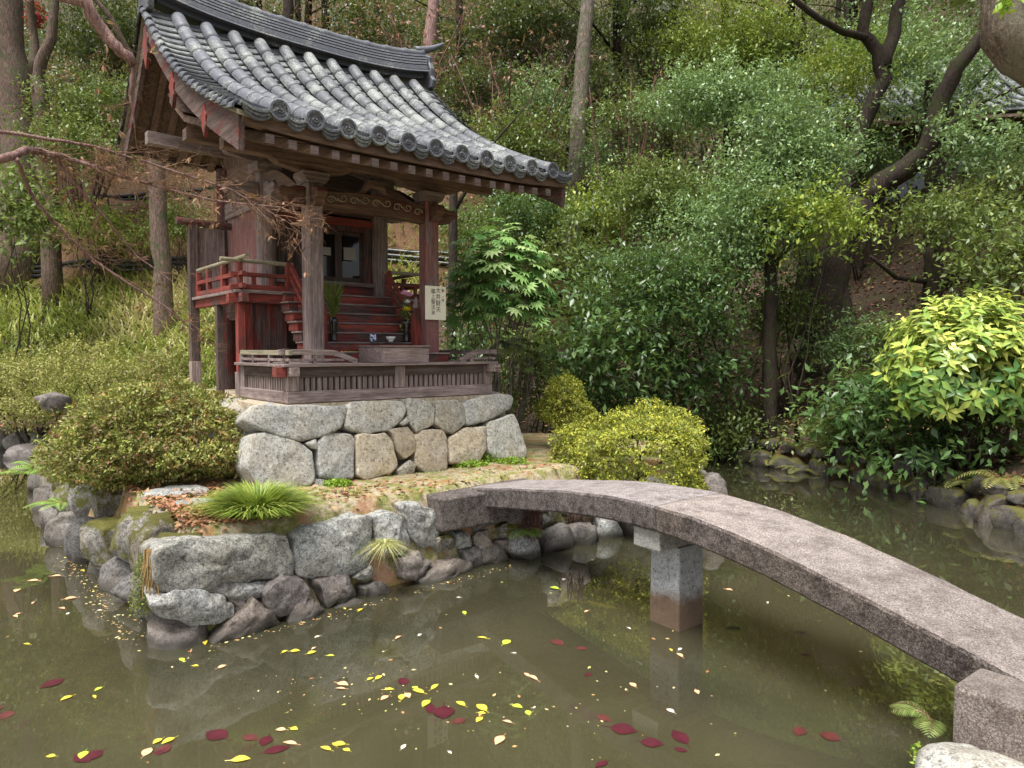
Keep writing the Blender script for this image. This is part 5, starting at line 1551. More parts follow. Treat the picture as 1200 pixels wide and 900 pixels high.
# the far wood above, one mass
nc = 6500
xy = np.stack([r.uniform(-34, 36, nc), 20.5 + 26 * r.random(nc) ** .8], 1)
den = wob(xy[:, 0], xy[:, 1], .55, 11) + r.normal(size=nc) * .5; xy = xy[den > -.6]; nc = len(xy)
cz_ = Hn(xy[:, 0], xy[:, 1]) + .3 + r.random(nc) ** 1.5 * (1.2 + .22 * (xy[:, 1] - 20)); per = 30
P = np.repeat(np.stack([xy[:, 0], xy[:, 1], cz_], 1), per, 0) + r.normal(size=(nc * per, 3)) * [.5, .5, .16]
n = len(P); Ln = .20 * (.6 + .8 * r.random(n)); tn = np.repeat(np.clip(.45 + .25 * wob(xy[:, 0], xy[:, 1], .35, 5) + r.normal(size=nc) * .2, 0, 1), per)
o = leaf_object('far_wood', P, r.normal(size=(n, 3)), r.normal(size=(n, 3)) * .5 + [0, -.2, .9], Ln, Ln * .45, L['evergreen'], None, np.clip(tn * .75 + .3 * r.random(n), 0, 1))
tag(o, 'evergreen wood covering the upper hillside behind everything', 'wood', None, 'stuff')

nc = 1300
xy = np.stack([r.uniform(-26, 12, nc), 19.5 + 18 * r.random(nc)], 1)
xy = xy[wob(xy[:, 0], xy[:, 1], .8, 21) > .1]; nc = len(xy); per = 26
P = np.repeat(np.stack([xy[:, 0], xy[:, 1], Hn(xy[:, 0], xy[:, 1]) + .3 + 3.5 * r.random(nc)], 1), per, 0) + r.normal(size=(nc * per, 3)) * [.45, .45, .25]
n = len(P); Ln = .13 * (.6 + .8 * r.random(n))
o = leaf_object('brown_thicket', P, r.normal(size=(n, 3)), r.normal(size=(n, 3)), Ln, Ln * .4, L['brown'], None, r.random(n) * .8)
tag(o, 'withered brown foliage mixed through the wood on the upper slope', 'foliage', None, 'stuff')
mb0 = None
for i in range(30):       # thin dark trunks of the far wood
    x, y = -17 + 34 * ((i * .618) % 1), 21 + 13 * ((i * .37) % 1)
    t_ = empty('wood_tree', (x, y, hz(x, y)), i * 1.1, 'thin dark trunk in the far wood on the upper slope', 'tree', 'thin trunks in the far wood')
    if mb0 is None:
        mb = MB(); mb.tube([(0, 0, -.5), (.1, 0, 3), (-.1, .1, 7), (.2, 0, 12)], [.16, .13, .10, .06], 8)
        for k in range(9):
            z0 = 2.5 + k; a_ = k * 2.4; mb.tube([(0, 0, z0), (math.cos(a_) * .9, math.sin(a_) * .9, z0 + .5), (math.cos(a_) * 1.9, math.sin(a_) * 1.9, z0 + .7)], [.04, .025, .01], 5)
        o = mb.build('trunk', M['bark_dark'], t_, smooth=True); mb0 = o
        c_ = crown(t_, (3.6, 3.6, 1.9), (0, 0, 11.5), 190, 26, .34, .22, L['camellia'], 777, name='crown', lobes=9); cr0 = t_.children[-1]
    else:
        for src in (mb0, cr0): q = src.copy(); col.objects.link(q); q.parent = t_
    s_ = .8 + .5 * ((i * .77) % 1); t_.scale = (s_, s_, s_)

# ---- shrubs and trees on the slope: (label, px, py, Y, half width px, half height px, material, leaf, density)
def hshrub(name, label, px, py, Y, hw, hh, mat, leaf, seed, dens=1.0, cat='shrub', group=None, bark='bark_dark', aspect=.45, depth=None, shell=.35, tone_w=.5):
    c = D(px, py, Y); rx = hw * Y / 832; rzz = hh * Y / 832; ry = depth or (rx * .7)
    gz = hz(c.x, c.y)
    if c.z - gz < rzz * .3: gz = c.z - rzz * .5
    area = 4 * rx * rzz + 4 * ry * rx
    per = 26; sp_ = max(.10, leaf * 2.1)
    n_cl = int(min(1100, max(50, dens * area * 1.7 / (leaf * leaf * aspect * .5 * per))))
    return shrub(name, label, cat, (c.x, c.y, gz), (rx * 1.12, ry * 1.12, rzz * 1.2), n_cl, per, sp_, leaf, mat, seed, group, True, bark, cz=c.z - gz, shell=shell, flat=.4, aspect=aspect, tone_w=tone_w, lobes=22 if cat == 'shrub' else 9)
GB = 'evergreen shrubs on the wooded slope'
HS = [
 ('leafy_shrub', 'mid green shrub on the slope between the big left trunk and the shrine roof', 110, 122, 20, 55, 38, 'mid', .11, 1.0),
 ('leafy_shrub', 'dark shrub high at the top left above the shrine gable', 130, 45, 24, 70, 40, 'camellia', .12, .9),
 ('leafy_shrub', 'broad leaved light green shrub at the left frame edge above the grass', 25, 235, 16.5, 42, 34, 'mid', .15, 1.0),
 ('leafy_shrub', 'low green shrub on the terraces left of the slender lichened trunk', 110, 265, 19.5, 55, 18, 'yellowgreen', .10, .8),
 ('leafy_shrub', 'small green shrub between the slender trunk and the shrine wing panel', 205, 255, 19, 24, 22, 'mid', .10, 1.0),
 ('leafy_shrub', 'dark evergreen shrub above the middle of the roof ridge', 430, 55, 25, 60, 50, 'camellia', .12, 1.0),
 ('leafy_shrub', 'dark evergreen shrub just right of the ridge horn', 590, 45, 24, 60, 50, 'camellia', .12, 1.0),
 ('leafy_shrub', 'green shrub hugging the right slope of the roof', 590, 165, 18, 55, 42, 'mid', .10, 1.1),
 ('leafy_shrub', 'small pale blue green shrub left of the straight bare trunk', 632, 112, 19, 32, 22, 'pale', .09, 1.2),
 ('leafy_shrub', 'dark shrub behind the straight bare trunk', 640, 205, 21, 45, 40, 'camellia', .11, 1.0),
 ('leafy_shrub', 'mid green tree crown right of the straight bare trunk at the top', 760, 50, 23, 65, 52, 'mid', .12, 1.1),
 ('leafy_shrub', 'olive green tree crown at the top centre right', 850, 40, 21, 70, 48, 'yellowgreen', .10, 1.0),
 ('leafy_shrub', 'dark shrub crown behind the pale glossy shrub tops', 760, 140, 19, 55, 40, 'mid', .10, 1.0),
 ('leafy_shrub', 'pale glossy blue green shrub top in the centre right', 850, 120, 16, 85, 42, 'pale', .085, 1.2),
 ('leafy_shrub', 'pale glossy shrub bulging over the slope in front of the old tree', 930, 165, 13.6, 75, 48, 'pale', .085, 1.3),
 ('leafy_shrub', 'green shrub left of the pale glossy ones', 790, 225, 15, 75, 50, 'mid', .085, 1.2),
 ('leafy_shrub', 'dense glossy green shrub in the middle of the right hand thicket', 860, 245, 13.2, 95, 55, 'pale', .08, 1.3),
 ('leafy_shrub', 'hanging spray of yellow green leaves right of the thicket', 945, 255, 12.4, 55, 30, 'yellowgreen', .10, 1.1),
 ('leafy_shrub', 'dense dark camellia left of the mossy thin trunk', 790, 330, 12.9, 95, 50, 'camellia', .08, 1.3),
 ('leafy_shrub', 'large leaved dark shrub standing over the yellow azalea', 700, 400, 12.4, 65, 75, 'camellia', .13, 1.3),
 ('leafy_shrub', 'dark leaved shrub behind the right half of the yellow azalea', 785, 425, 12.9, 65, 55, 'camellia', .13, 1.1),
 ('leafy_shrub', 'low bright green bush overhanging the far bank of the pond', 855, 502, 13.2, 38, 24, 'mid', .10, 1.2),
 ('leafy_shrub', 'slim green shrub between the right pillar and the fatsia', 545, 285, 14.5, 30, 50, 'mid', .09, 1.1),
 ('leafy_shrub', 'dark green shrub below the right roof corner', 600, 255, 16, 60, 25, 'camellia', .09, 1.2),
 ('leafy_shrub', 'dark shrub filling the gap right of the stone plinth', 625, 440, 12.6, 42, 50, 'mid', .10, 1.1),
 ('leafy_shrub', 'green shrub between the fatsia and the dark camellia', 665, 300, 15, 45, 45, 'mid', .10, 1.0),
 ('leafy_shrub', 'small shrub at the foot of the old dark trunks', 1000, 400, 13.2, 40, 26, 'pale', .09, 1.0),
 ('leafy_shrub', 'small fresh green shrub on the bare slope under the thicket', 915, 355, 13.8, 28, 34, 'mid', .10, .8),
 ('leafy_shrub', 'pale leafy crown at the top right beside the leaning mossy limb', 1060, 55, 19, 65, 50, 'pale', .12, 1.0),
 ('leafy_shrub', 'pale leafy spray under the thick near limb at the top right', 1150, 170, 14, 55, 40, 'pale', .10, .8),
 ('leafy_shrub', 'green leafy branches in front of the dark building at the right', 1130, 250, 13, 70, 28, 'mid', .11, .8),
 ('leafy_shrub', 'green leaves at the right frame edge above the variegated shrub', 1185, 300, 11.5, 35, 40, 'mid', .12, .8),
 ('leafy_shrub', 'dark green shrub on the bank left below the variegated shrub', 1040, 470, 10.8, 42, 45, 'camellia', .15, .8),
 ('leafy_shrub', 'dark green foliage under the variegated shrub', 1130, 500, 9.7, 70, 45, 'camellia', .13, 1.1),
 ('leafy_shrub', 'pale leafy crown hanging in front of the tiled roof at the upper right', 1120, 105, 15.5, 55, 34, 'pale', .10, .8),
 ('leafy_shrub', 'dark leafy crown behind the pale one at the top edge right of centre', 700, 110, 21, 40, 40, 'camellia', .11, 1.0),
 ('leafy_shrub', 'wide dark crown above the shrine ridge at the top left centre', 250, 20, 26, 80, 40, 'camellia', .13, .8),
 ('leafy_shrub', 'dark green shrub low beside the left edge of the roof', 95, 165, 18.5, 50, 26, 'mid', .10, .9),
 ('leafy_shrub', 'dark shrub touching the top edge left of the straight bare trunk', 640, 25, 23, 50, 34, 'mid', .12, 1.0),
 ('leafy_shrub', 'dark shrub between the roof slope and the straight bare trunk', 560, 110, 20, 45, 40, 'camellia', .10, 1.0),
 ('leafy_shrub', 'yellowish green shrub at the foot of the straight bare trunk', 705, 245, 17, 45, 26, 'yellowgreen', .10, 1.0),
 ('leafy_shrub', 'grey green shrub right of the straight bare trunk at mid height', 720, 180, 19, 40, 40, 'pale', .10, .8),
 ('leafy_shrub', 'dark shrub in the gap left of the old dark tree', 905, 60, 22, 55, 45, 'mid', .12, 1.0),
 ('leafy_shrub', 'shaded shrub beneath the mossy leaning limb', 1010, 190, 18, 50, 35, 'camellia', .11, .8),
 ('leafy_shrub', 'shaded green shrub against the right edge under the roof of the dark building', 1175, 215, 17, 45, 40, 'mid', .11, .9),
 ('leafy_shrub', 'green shrub under the fatsia behind the stone plinth corner', 560, 405, 13.6, 35, 40, 'camellia', .10, .9),
 ('leafy_shrub', 'dark low shrub on the shore behind the yellow azalea', 720, 480, 13.4, 60, 26, 'camellia', .10, 1.0),
 ('leafy_shrub', 'thin green saplings on the bare slope by the old trunks', 1050, 400, 12.8, 30, 22, 'mid', .09, .7),
 ('leafy_shrub', 'trailing green growth on the shore beside the variegated shrub', 975, 500, 11.8, 34, 20, 'mid', .08, .6),
 ('leafy_shrub', 'green leafy branches high on the right between limbs', 990, 90, 18, 50, 55, 'yellowgreen', .10, .9),
]
for i, (nm, lb, px, py, Y, hw, hh, mt, lf, dn) in enumerate(HS):
    if Y >= 19.5 and mt in ('mid', 'camellia') and i != 0: mt = 'evergreen'  # distant shrubs take the leaf colour darkened for shade
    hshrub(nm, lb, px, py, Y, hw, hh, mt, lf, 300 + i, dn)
# loose azaleas on the far bank at the left
for i, (lb, px, py, Y, hw, hh, mt) in enumerate([
 ('loose brown twigged azalea by the water at the left frame edge', 45, 460, 14.4, 75, 46, 'azalea'),
 ('loose olive azalea between the left edge and the lichened trunk', 130, 440, 14.6, 60, 44, 'azalea'),
 ('greener azalea left of the wing panel post of the shrine', 195, 435, 14.2, 32, 32, 'azalea_green'),
 ('low green azalea behind the shrine posts', 300, 420, 14.5, 50, 32, 'sedge')]):
    hshrub('azalea_bush', lb, px, py, Y, hw, hh, mt, .055, 400 + i, .6, 'bush', shell=.4)

# fatsia: big lobed leaves
def lobed(n_leaf, pos, radii, size, mat, seed, label, name, cat, cz, lobes=7, stems=7):
    root = empty(name, pos, 0, label, cat); r = np.random.default_rng(seed)
    d = unit(r.normal(size=(n_leaf * 2, 3))); d = d[d[:, 2] > -.4][:n_leaf]
    C = d * (0.45 + .55 * r.random(len(d))[:, None]) * np.array(radii) + [0, 0, cz]
    P, A, N, Ln, Wd, rn = [], [], [], [], [], []
    for i, c in enumerate(C):
        nn = Vector(d[i]) * .5 + Vector((0, -.25, 1)) + Vector(r.normal(size=3)) * .25; nn.normalize()
        ax = Vector((d[i][0], d[i][1], -.25)); ax = (ax - nn * ax.dot(nn)).normalized(); sd = nn.cross(ax)
        s = size * r.uniform(.6, 1.2); t = r.random()
        for k in range(lobes):
            an = (k - (lobes - 1) / 2) * .50
            v = ax * math.cos(an) + sd * math.sin(an)
            P.append(c); A.append(v); N.append(nn); Ln.append(s * (1 - .22 * abs(an) / 1.5)); Wd.append(s * .30); rn.append(np.clip(t + r.normal() * .06, 0, 1))
    leaf_object('foliage', np.array(P), np.array(A), np.array(N), np.array(Ln), np.array(Wd), L[mat], root, np.array(rn), droop=.18)
    mb = MB()
    for k in range(stems):
        c = C[r.integers(len(C))]; mb.tube(limb_path((0, 0, -.1), c, 5, .05, .05, random.Random(seed + k)), [.018, .016, .013, .01, .008, .005], 6)
    for c in C[:120]:
        q = Vector(c); mb.tube([q, q * .9 + Vector((0, 0, -.06)), q * .7 + Vector((0, 0, .1))], .004, 4)
    mb.build('stem', M['bark_grey'], root, smooth=True)
    return root
c = D(585, 345, 11.0); lobed(520, (c.x, c.y, hz(c.x, c.y)), (.88, .5, 1.2), .21, 'fatsia', 5, 'tall bright green fatsia with lobed leaves right of the shrine', 'fatsia_shrub', 'shrub', c.z - hz(c.x, c.y))
c = D(600, 420, 11.7); lobed(80, (c.x, c.y, hz(c.x, c.y)), (.6, .4, .6), .16, 'mid', 6, 'darker low fatsia growth below the tall bright one', 'fatsia_shrub', 'shrub', c.z - hz(c.x, c.y))
# variegated shrub at the right: whorls of long leaves
def whorls(n_w, pos, radii, leaf, mat, seed, label, cz, name='variegated_shrub', per=10, aspect=.40):
    root = empty(name, pos, 0, label, 'shrub'); r = np.random.default_rng(seed)
    d = unit(r.normal(size=(n_w * 3, 3))); d = d[d[:, 2] > -.55][:n_w]
    C = d * (.45 + .55 * r.random(len(d))[:, None] ** .5) * np.array(radii) + [0, 0, cz]
    P, A, N, Ln, Wd, rn = [], [], [], [], [], []
    for i, c in enumerate(C):
        t = r.random(); ax = Vector(d[i]) + Vector((0, 0, .5)); ax.normalize(); s1 = ax.cross(Vector((.3, .2, 1))).normalized(); s2 = ax.cross(s1)
        for k in range(per):
            an = k * 2.4; v = s1 * math.cos(an) + s2 * math.sin(an) + ax * r.uniform(-.2, .7)
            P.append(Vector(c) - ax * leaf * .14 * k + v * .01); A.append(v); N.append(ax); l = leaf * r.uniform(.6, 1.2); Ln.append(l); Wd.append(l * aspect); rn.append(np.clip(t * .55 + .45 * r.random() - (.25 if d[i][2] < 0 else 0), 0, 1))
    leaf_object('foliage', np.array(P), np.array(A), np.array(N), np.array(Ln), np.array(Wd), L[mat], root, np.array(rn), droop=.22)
    mb = MB()
    for k in range(18):
        c = C[r.integers(len(C))]; mb.tube(limb_path((0, 0, -.2), c, 5, .06, .05, random.Random(seed + k)), [.02, .018, .014, .011, .008, .005], 6)
    mb.build('stem', M['bark_dark'], root, smooth=True)
    return root
c = D(1135, 432, 9.4); whorls(560, (c.x, c.y, hz(c.x, c.y)), (1.18, .9, 1.12), .175, 'aucuba', 9, 'large variegated yellow leaved shrub at the right edge over the pond', c.z - hz(c.x, c.y))
c = D(1085, 532, 9.5); whorls(14, (c.x, c.y, hz(c.x, c.y)), (.42, .3, .2), .17, 'camellia', 10, 'small dark long leaved plant at the water edge under the variegated shrub', max(.15, c.z - hz(c.x, c.y)), 'leafy_plant', 8, .3)
c = D(1010, 450, 11.5); whorls(26, (c.x, c.y, hz(c.x, c.y)), (.6, .4, .5), .2, 'camellia', 11, 'dark long leaved plant on the slope left of the variegated shrub', max(.3, c.z - hz(c.x, c.y)), 'leafy_plant', 8, .3)
# ferns along the far right bank
FR = [(1135, 572, 9.2, .5, 12, 'olive fern arching over the water, right of the other bank ferns'), (1095, 565, 9.6, .5, 11, 'olive fern over the water below the small long leaved plant'), (1060, 556, 10.2, .5, 8, 'small fern by the dark bank stones left of the big olive ferns'),
      (1175, 568, 8.7, .6, 9, 'brownish fern at the right frame edge on the far bank'), (940, 545, 11.9, .55, 8, 'light fern at the waterline under the bare slope'), (905, 535, 12.5, .5, 8, 'light fern at the waterline beside the overhanging green bush'),
      (955, 420, 13.6, .8, 9, 'fern on the bare slope below the old dark trunks'), (880, 400, 13.5, .7, 9, 'fern on the slope in the shade of the thicket'), (1000, 500, 11.6, .5, 8, 'small fern above the bank stones on the bare slope'), (640, 478, 12.2, .6, 9, 'dark fern behind the small yellow azalea')]
for i, (px, py, Y, ln, nf, lb) in enumerate(FR):
    c = D(px, py, Y); fern(lb, (c.x, c.y, max(hz(c.x, c.y), c.z - .1)), nf, ln, 'fern', 500 + i, arch=.75)
# bank stones on the far shore
bs = empty('bank_wall', (5.0, 11.5, WATER), 0, 'low wall of dark wet stones along the far right shore', 'stone wall')
path = [Vector((x, y, 0)) for x, y in [(3.1, 13.95), (4.0, 13.6), (4.6, 12.4), (5.45, 11.3), (5.75, 10.0), (5.75, 9.0), (5.8, 7.8), (5.6, 6.6)]]
k = 0
for a, b_ in zip(path[:-1], path[1:]):
    n_ = max(1, int((b_ - a).length / .34))
    for i in range(n_):
        p = a.lerp(b_, (i + .5) / n_)
        s = random.uniform(.10, .30)
        rock('stone', (p.x + random.uniform(-.05, .05), p.y, .20 + random.uniform(-.03, .06)), (s * random.uniform(.8, 1.5), s * .8, s * random.uniform(.6, 1.1)), M['rock_shade'], 600 + k, k * 1.1, bs, ico=ICO3, sq=.5, amp=.25); k += 1
        s = random.uniform(.14, .26)
        rock('stone', (p.x + .12, p.y + .1, .50), (s * random.uniform(.8, 1.4), s * .8, s * random.uniform(.5, .9)), M['rock_shade'], 700 + k, k * .7, bs, ico=ICO3, sq=.5, amp=.25)
bl = empty('bank_wall', (-11, 15, WATER), 0, 'low line of dark stones along the far left shore', 'stone wall')
path = [Vector((x, y, 0)) for x, y in [(-13, 15.4), (-11, 14.9), (-8, 13.6), (-3, 12.8), (1, 12.8), (3.0, 13.8)]]
for a, b_ in zip(path[:-1], path[1:]):
    n_ = max(1, int((b_ - a).length / .6))
    for i in range(n_):
        p = a.lerp(b_, (i + .5) / n_); s = random.uniform(.2, .36)
        rock('stone', (p.x, p.y, .25), (s, s * .8, s), M['rock_dark'], 800 + k, k * 1.1, bl, ico=ICO3); k += 1
for px, py, Y, s, lb in ((62, 470, 13.6, .30, 'grey boulder among the azaleas by the left edge'), (236, 470, 13.2, .3, 'grey boulder on the far bank behind the big round azalea'), (30, 535, 13.5, .35, 'dark wet boulder at the far left shore')):
    c = D(px, py, Y); rock('rock', c, (s, s, s * .7), M['rock'], 900 + int(px), 1.0, label=lb, cat='rock')

# ---- trees
def gp(px, py, Y): 
    c = D(px, py, Y); return Vector((c.x, c.y, hz(c.x, c.y)))
# straight bare trunk
b0 = gp(668, 325, 20.0)
tree('bare_tree', 'straight pale bare trunk rising behind the right corner of the roof', tuple(b0), [b0 - Vector((0, 0, .4)), D(672, 230, 20), D(680, 110, 20), D(690, -20, 20), D(694, -160, 20)], [.30, .24, .21, .19, .17],
     [([D(694, -100, 20), D(640, -180, 19), D(600, -260, 18)], [.1, .07, .03]), ([D(694, -60, 20), D(760, -150, 20), D(800, -260, 21)], [.1, .07, .03])], [(D(694, -260, 20), (3.0, 3.0, 2.4), 110, 26, .3, .16, 'mid', 51)], 'bark_grey')
# lichened trunk left of the shrine
b0 = gp(190, 392, 17.2)
tree('lichened_tree', 'slender flaky lichened trunk standing in the grass left of the shrine', tuple(b0), [b0 - Vector((0, 0, .5)), D(192, 330, 17.2), D(186, 250, 17.2), D(180, 150, 17.2), D(176, 0, 17.2), D(172, -140, 17.2)], [.25, .22, .19, .19, .16, .13],
     [([D(178, 120, 17.2), D(130, 20, 16.5), D(60, -60, 16)], [.08, .06, .03]), ([D(176, 10, 17.2), D(240, -80, 17), D(300, -160, 17)], [.08, .06, .03])], [(D(190, -260, 17.2), (3, 2.6, 2), 100, 26, .3, .15, 'mid', 52)], 'bark_brown')
# big trunks top left
b0 = gp(20, 215, 21.0)
tree('pine_tree', 'massive pale barked old trunk at the top left corner', tuple(b0), [b0 - Vector((0, 0, .6)), D(22, 150, 21), D(14, 60, 21), D(8, -40, 21), D(4, -200, 21)], [.70, .46, .36, .33, .3],
     [([D(10, 0, 21), D(-60, -60, 20)], [.2, .1])], [(D(0, -330, 21), (5, 4, 2.5), 120, 26, .35, .18, 'camellia', 53)], 'bark_brown')
b0 = gp(60, 190, 19.5)
tree('crooked_tree', 'crooked dark trunk leaning between the massive left trunk and the roof', tuple(b0), [b0 - Vector((0, 0, .4)), D(50, 130, 19.5), D(42, 90, 19.5), D(60, 45, 19.5), D(66, -30, 19.5), D(80, -120, 19.5)], [.28, .2, .17, .13, .1, .08],
     [([D(42, 90, 19.5), D(38, 30, 19.5), D(30, -40, 19)], [.14, .1, .08])], [], 'bark_brown')
mass('crimson_shrub', 'small patch of crimson foliage at the top left', 'foliage', tuple(D(41, 18, 20.2)), (.28, .2, .45), 260, .12, 'redleaf', 77, flat=False)
for i, (lb, bx_, by_, tx, Y, r0) in enumerate([('thin dark trunk above the middle of the roof ridge', 340, 60, 336, 25, .2), ('reddish trunk right of the roof ridge', 500, 150, 512, 23, .2), ('dark trunk behind the crown at the top centre', 520, 60, 498, 26, .16),
                                              ('slim dark trunk in the shade right of the shrine pillar', 528, 400, 532, 13.6, .09), ('mossy thin trunk standing on the bare slope in the right thicket', 903, 490, 902, 12.9, .12), ('thin trunk rising through the variegated shrub', 1095, 345, 1090, 15.5, .17)]):
    b0 = gp(bx_, by_, Y)
    tp = D(tx, -60 if i < 3 else by_ - 260, Y)
    tree('thin_tree', lb, tuple(b0), [b0 - Vector((0, 0, .4)), b0.lerp(tp, .4), b0.lerp(tp, .75), tp], [r0 * 1.1, r0, r0 * .85, r0 * .6], [([b0.lerp(tp, .7), b0.lerp(tp, .85) + Vector((.7, -.2, .3)), tp + Vector((1.4, -.3, .2))], [r0 * .5, r0 * .3, r0 * .1])], [], 'bark_dark' if i != 1 else 'bark_pink')
# old dark tree on the right
b0 = gp(962, 395, 15.3)
tree('old_tree', 'old dark multi stemmed tree with a thick mossy limb leaning to the upper right', tuple(b0),
     [b0 - Vector((0, 0, .5)), D(965, 345, 15.3), D(975, 290, 15.3), D(1010, 235, 15.2)], [.52, .44, .40, .30],
     [([D(1010, 235, 15.2), D(1050, 205, 15), D(1085, 178, 14.8), D(1098, 130, 14.6), D(1120, 80, 14.4), D(1160, 30, 14.2)], [.25, .23, .21, .18, .15, .12]),
      ([D(960, 330, 15.3), D(985, 230, 15.8), D(1010, 145, 16), D(1036, 90, 16), D(1028, 62, 16), D(1012, 40, 16), D(1022, -40, 16)], [.24, .2, .18, .16, .14, .13, .11]),
      ([D(1016, 44, 16), D(990, 38, 15.6), D(960, 22, 15.2), D(925, -6, 15)], [.085, .075, .065, .055]),
      ([D(1034, 80, 16), D(1048, 40, 16.2), D(1058, -30, 16.4)], [.16, .14, .12]),
      ([D(935, 395, 15.0), D(940, 345, 15.1), D(945, 300, 15.2)], [.20, .16, .13]),
      ([D(988, 392, 15.0), D(985, 340, 15.1), D(978, 280, 15.2)], [.22, .17, .14]),
      ([D(1085, 180, 14.8), D(1108, 150, 14.6), D(1150, 120, 14.2), D(1200, 100, 13.8)], [.06, .05, .04, .02])],
     [(D(1110, -90, 15), (3.2, 2.6, 1.9), 110, 26, .28, .13, 'pale', 61), (D(960, -80, 16), (2.6, 2.4, 1.7), 80, 26, .28, .13, 'mid', 62), (D(1130, 60, 16.5), (1.6, 1.2, .9), 34, 26, .24, .12, 'pale', 63)], 'bark_dark')
b0 = gp(1090, 350, 14.0)
tree('low_branching_tree', 'dark low tree with long horizontal branches in front of the tan wall', tuple(b0), [b0 - Vector((0, 0, .4)), D(1092, 325, 14), D(1090, 290, 14)], [.2, .15, .1],
     [([D(1090, 330, 14), D(1050, 325, 13.8), D(1020, 300, 13.6)], [.06, .05, .03]), ([D(1093, 328, 14), D(1140, 315, 13.6), D(1200, 290, 13)], [.07, .06, .04]), ([D(1093, 332, 14), D(1140, 328, 13.6), D(1210, 312, 13)], [.05, .04, .03]), ([D(1092, 300, 14), D(1100, 260, 14), D(1120, 200, 13.8)], [.09, .06, .03])], [], 'bark_dark')

# ---- bare twiggy growth (recursive)
def twig_rec(mb, rs, p, d, l, r_, dep, droop, tips):
    q = p; n_ = 3; dd = Vector(d)
    pts = [q]
    for i in range(n_):
        dd = (dd + Vector((rs.gauss(0, .22), rs.gauss(0, .22), rs.gauss(0, .18) - droop * .1))).normalized()
        q = q + dd * l / n_; pts.append(q)
    mb.tube(pts, [r_, r_ * .85, r_ * .7, r_ * .5], 4 if dep < 2 else 5, cap=False)
    if dep == 0: tips.append((q, dd)); return
    for i in range(rs.choice((2, 3, 3))):
        k = rs.choice((1, 2, 3)); s = Vector((rs.gauss(0, 1), rs.gauss(0, 1), rs.gauss(0, .7)))
        twig_rec(mb, rs, pts[k], (dd + s * .55).normalized(), l * rs.uniform(.55, .85), r_ * .55, dep - 1, droop, tips)
def twiggy(name, label, base, limbs, r0, tw_len, depth, n_tw, mat, seed, leafn=0, leaf=.05, leafmat='brown', cat='tree', droop=.3, tr=.5, ntw=None):
    root = empty(name, tuple(base), 0, label, cat); b = Vector(base); rs = random.Random(seed); tips = []
    mt = MB(); tw = MB()
    for li, (lp, ra) in enumerate(limbs):
        q = [Vector(p) - b for p in lp]; f, fr = [], []
        for i in range(len(q) - 1):
            for j in range(4):
                t = j / 4; f.append(q[i].lerp(q[i + 1], t) + Vector([rs.gauss(0, 1) for _ in range(3)]) * ra[i] * .25); fr.append(ra[i] * (1 - t) + ra[i + 1] * t)
        f.append(q[-1]); fr.append(ra[-1]); mt.tube(f, fr, 9)
        if ra[-1] < r0 * 5:
            for k in range(ntw[li] if ntw else n_tw):
                i = rs.randrange(len(f) // 3, len(f)); d = (f[min(i + 1, len(f) - 1)] - f[max(i - 1, 0)]).normalized()
                s = Vector((rs.gauss(0, 1), rs.gauss(0, .8), rs.gauss(0, .6)))
                twig_rec(tw, rs, f[i], (d + s * .6).normalized(), tw_len * rs.uniform(.6, 1.1), r0 * .5, depth, droop, tips)
    mt.build('limb', M[mat], root, smooth=True); tw.build('twigs', M['twig' if mat != 'twig_red' else 'twig_red'], root)
    if leafn and tips:
        rs.shuffle(tips); T = tips[:leafn]
        P = np.array([tuple(t[0]) for t in T]); n = len(P)
        A = np.array([tuple(t[1]) for t in T]) * .4 + rng.normal(size=(n, 3)) * .4 + [0, 0, -.7]
        V_, F_ = leaf_arrays(np.repeat(P, 4, 0), np.repeat(A, 4, 0) + rng.normal(size=(4 * n, 3)) * .45, rng.normal(size=(4 * n, 3)), leaf * (.5 + rng.random(4 * n)), leaf * .35 * np.ones(4 * n))
        np_mesh('dry_leaves', V_, F_, L[leafmat], root, np.repeat(np.repeat(rng.random(n), 4), 5))
    return root
# maple reaching in from the left, in front of the shrine
mbase = Vector((-4.6, 2.0, hz(-4.6, 1.6)))
twiggy('maple_tree', 'bare maple reaching in from the left with fine twigs and a few curled dry leaves', mbase, [
  ([mbase, Vector((-4.5, 2.4, 1.6)), Vector((-4.2, 3.0, 2.8)), Vector((-3.9, 3.6, 3.4))], [.14, .12, .09, .06]),
  ([Vector((-3.9, 3.6, 3.1)), D(-40, 188, 4.3), D(15, 186, 4.4), D(30, 175, 4.5), D(60, 180, 4.6), D(110, 195, 4.7), D(170, 215, 4.9), D(250, 235, 5.1), D(330, 243, 5.3)], [.05, .030, .026, .024, .018, .013, .010, .007, .004]),
  ([D(-40, 150, 4.3), D(40, 160, 4.5), D(110, 172, 4.7), D(190, 196, 4.9), D(270, 222, 5.1), D(340, 262, 5.2)], [.014, .011, .009, .007, .005, .003]),
  ([D(20, 186, 4.4), D(34, 225, 4.6), D(70, 268, 4.8), D(110, 305, 5.0), D(195, 360, 5.2), D(232, 392, 5.3)], [.013, .012, .011, .009, .007, .003]),
  ([D(60, 185, 4.6), D(110, 240, 4.8), D(160, 300, 5.0), D(215, 340, 5.1)], [.009, .008, .006, .003]),
  ([Vector((-3.9, 3.6, 3.4)), D(-80, -40, 4.0), D(100, 5, 4.2), D(130, 50, 4.3), D(156, 76, 4.35)], [.06, .045, .038, .034, .03]),
  ([D(156, 74, 4.35), D(153, 110, 4.35), D(158, 150, 4.4)], [.014, .009, .004]),
  ], .0062, .20, 3, 30, 'bark_pink', 5, 110, .045, ntw=[0, 60, 46, 22, 10, 6, 3])
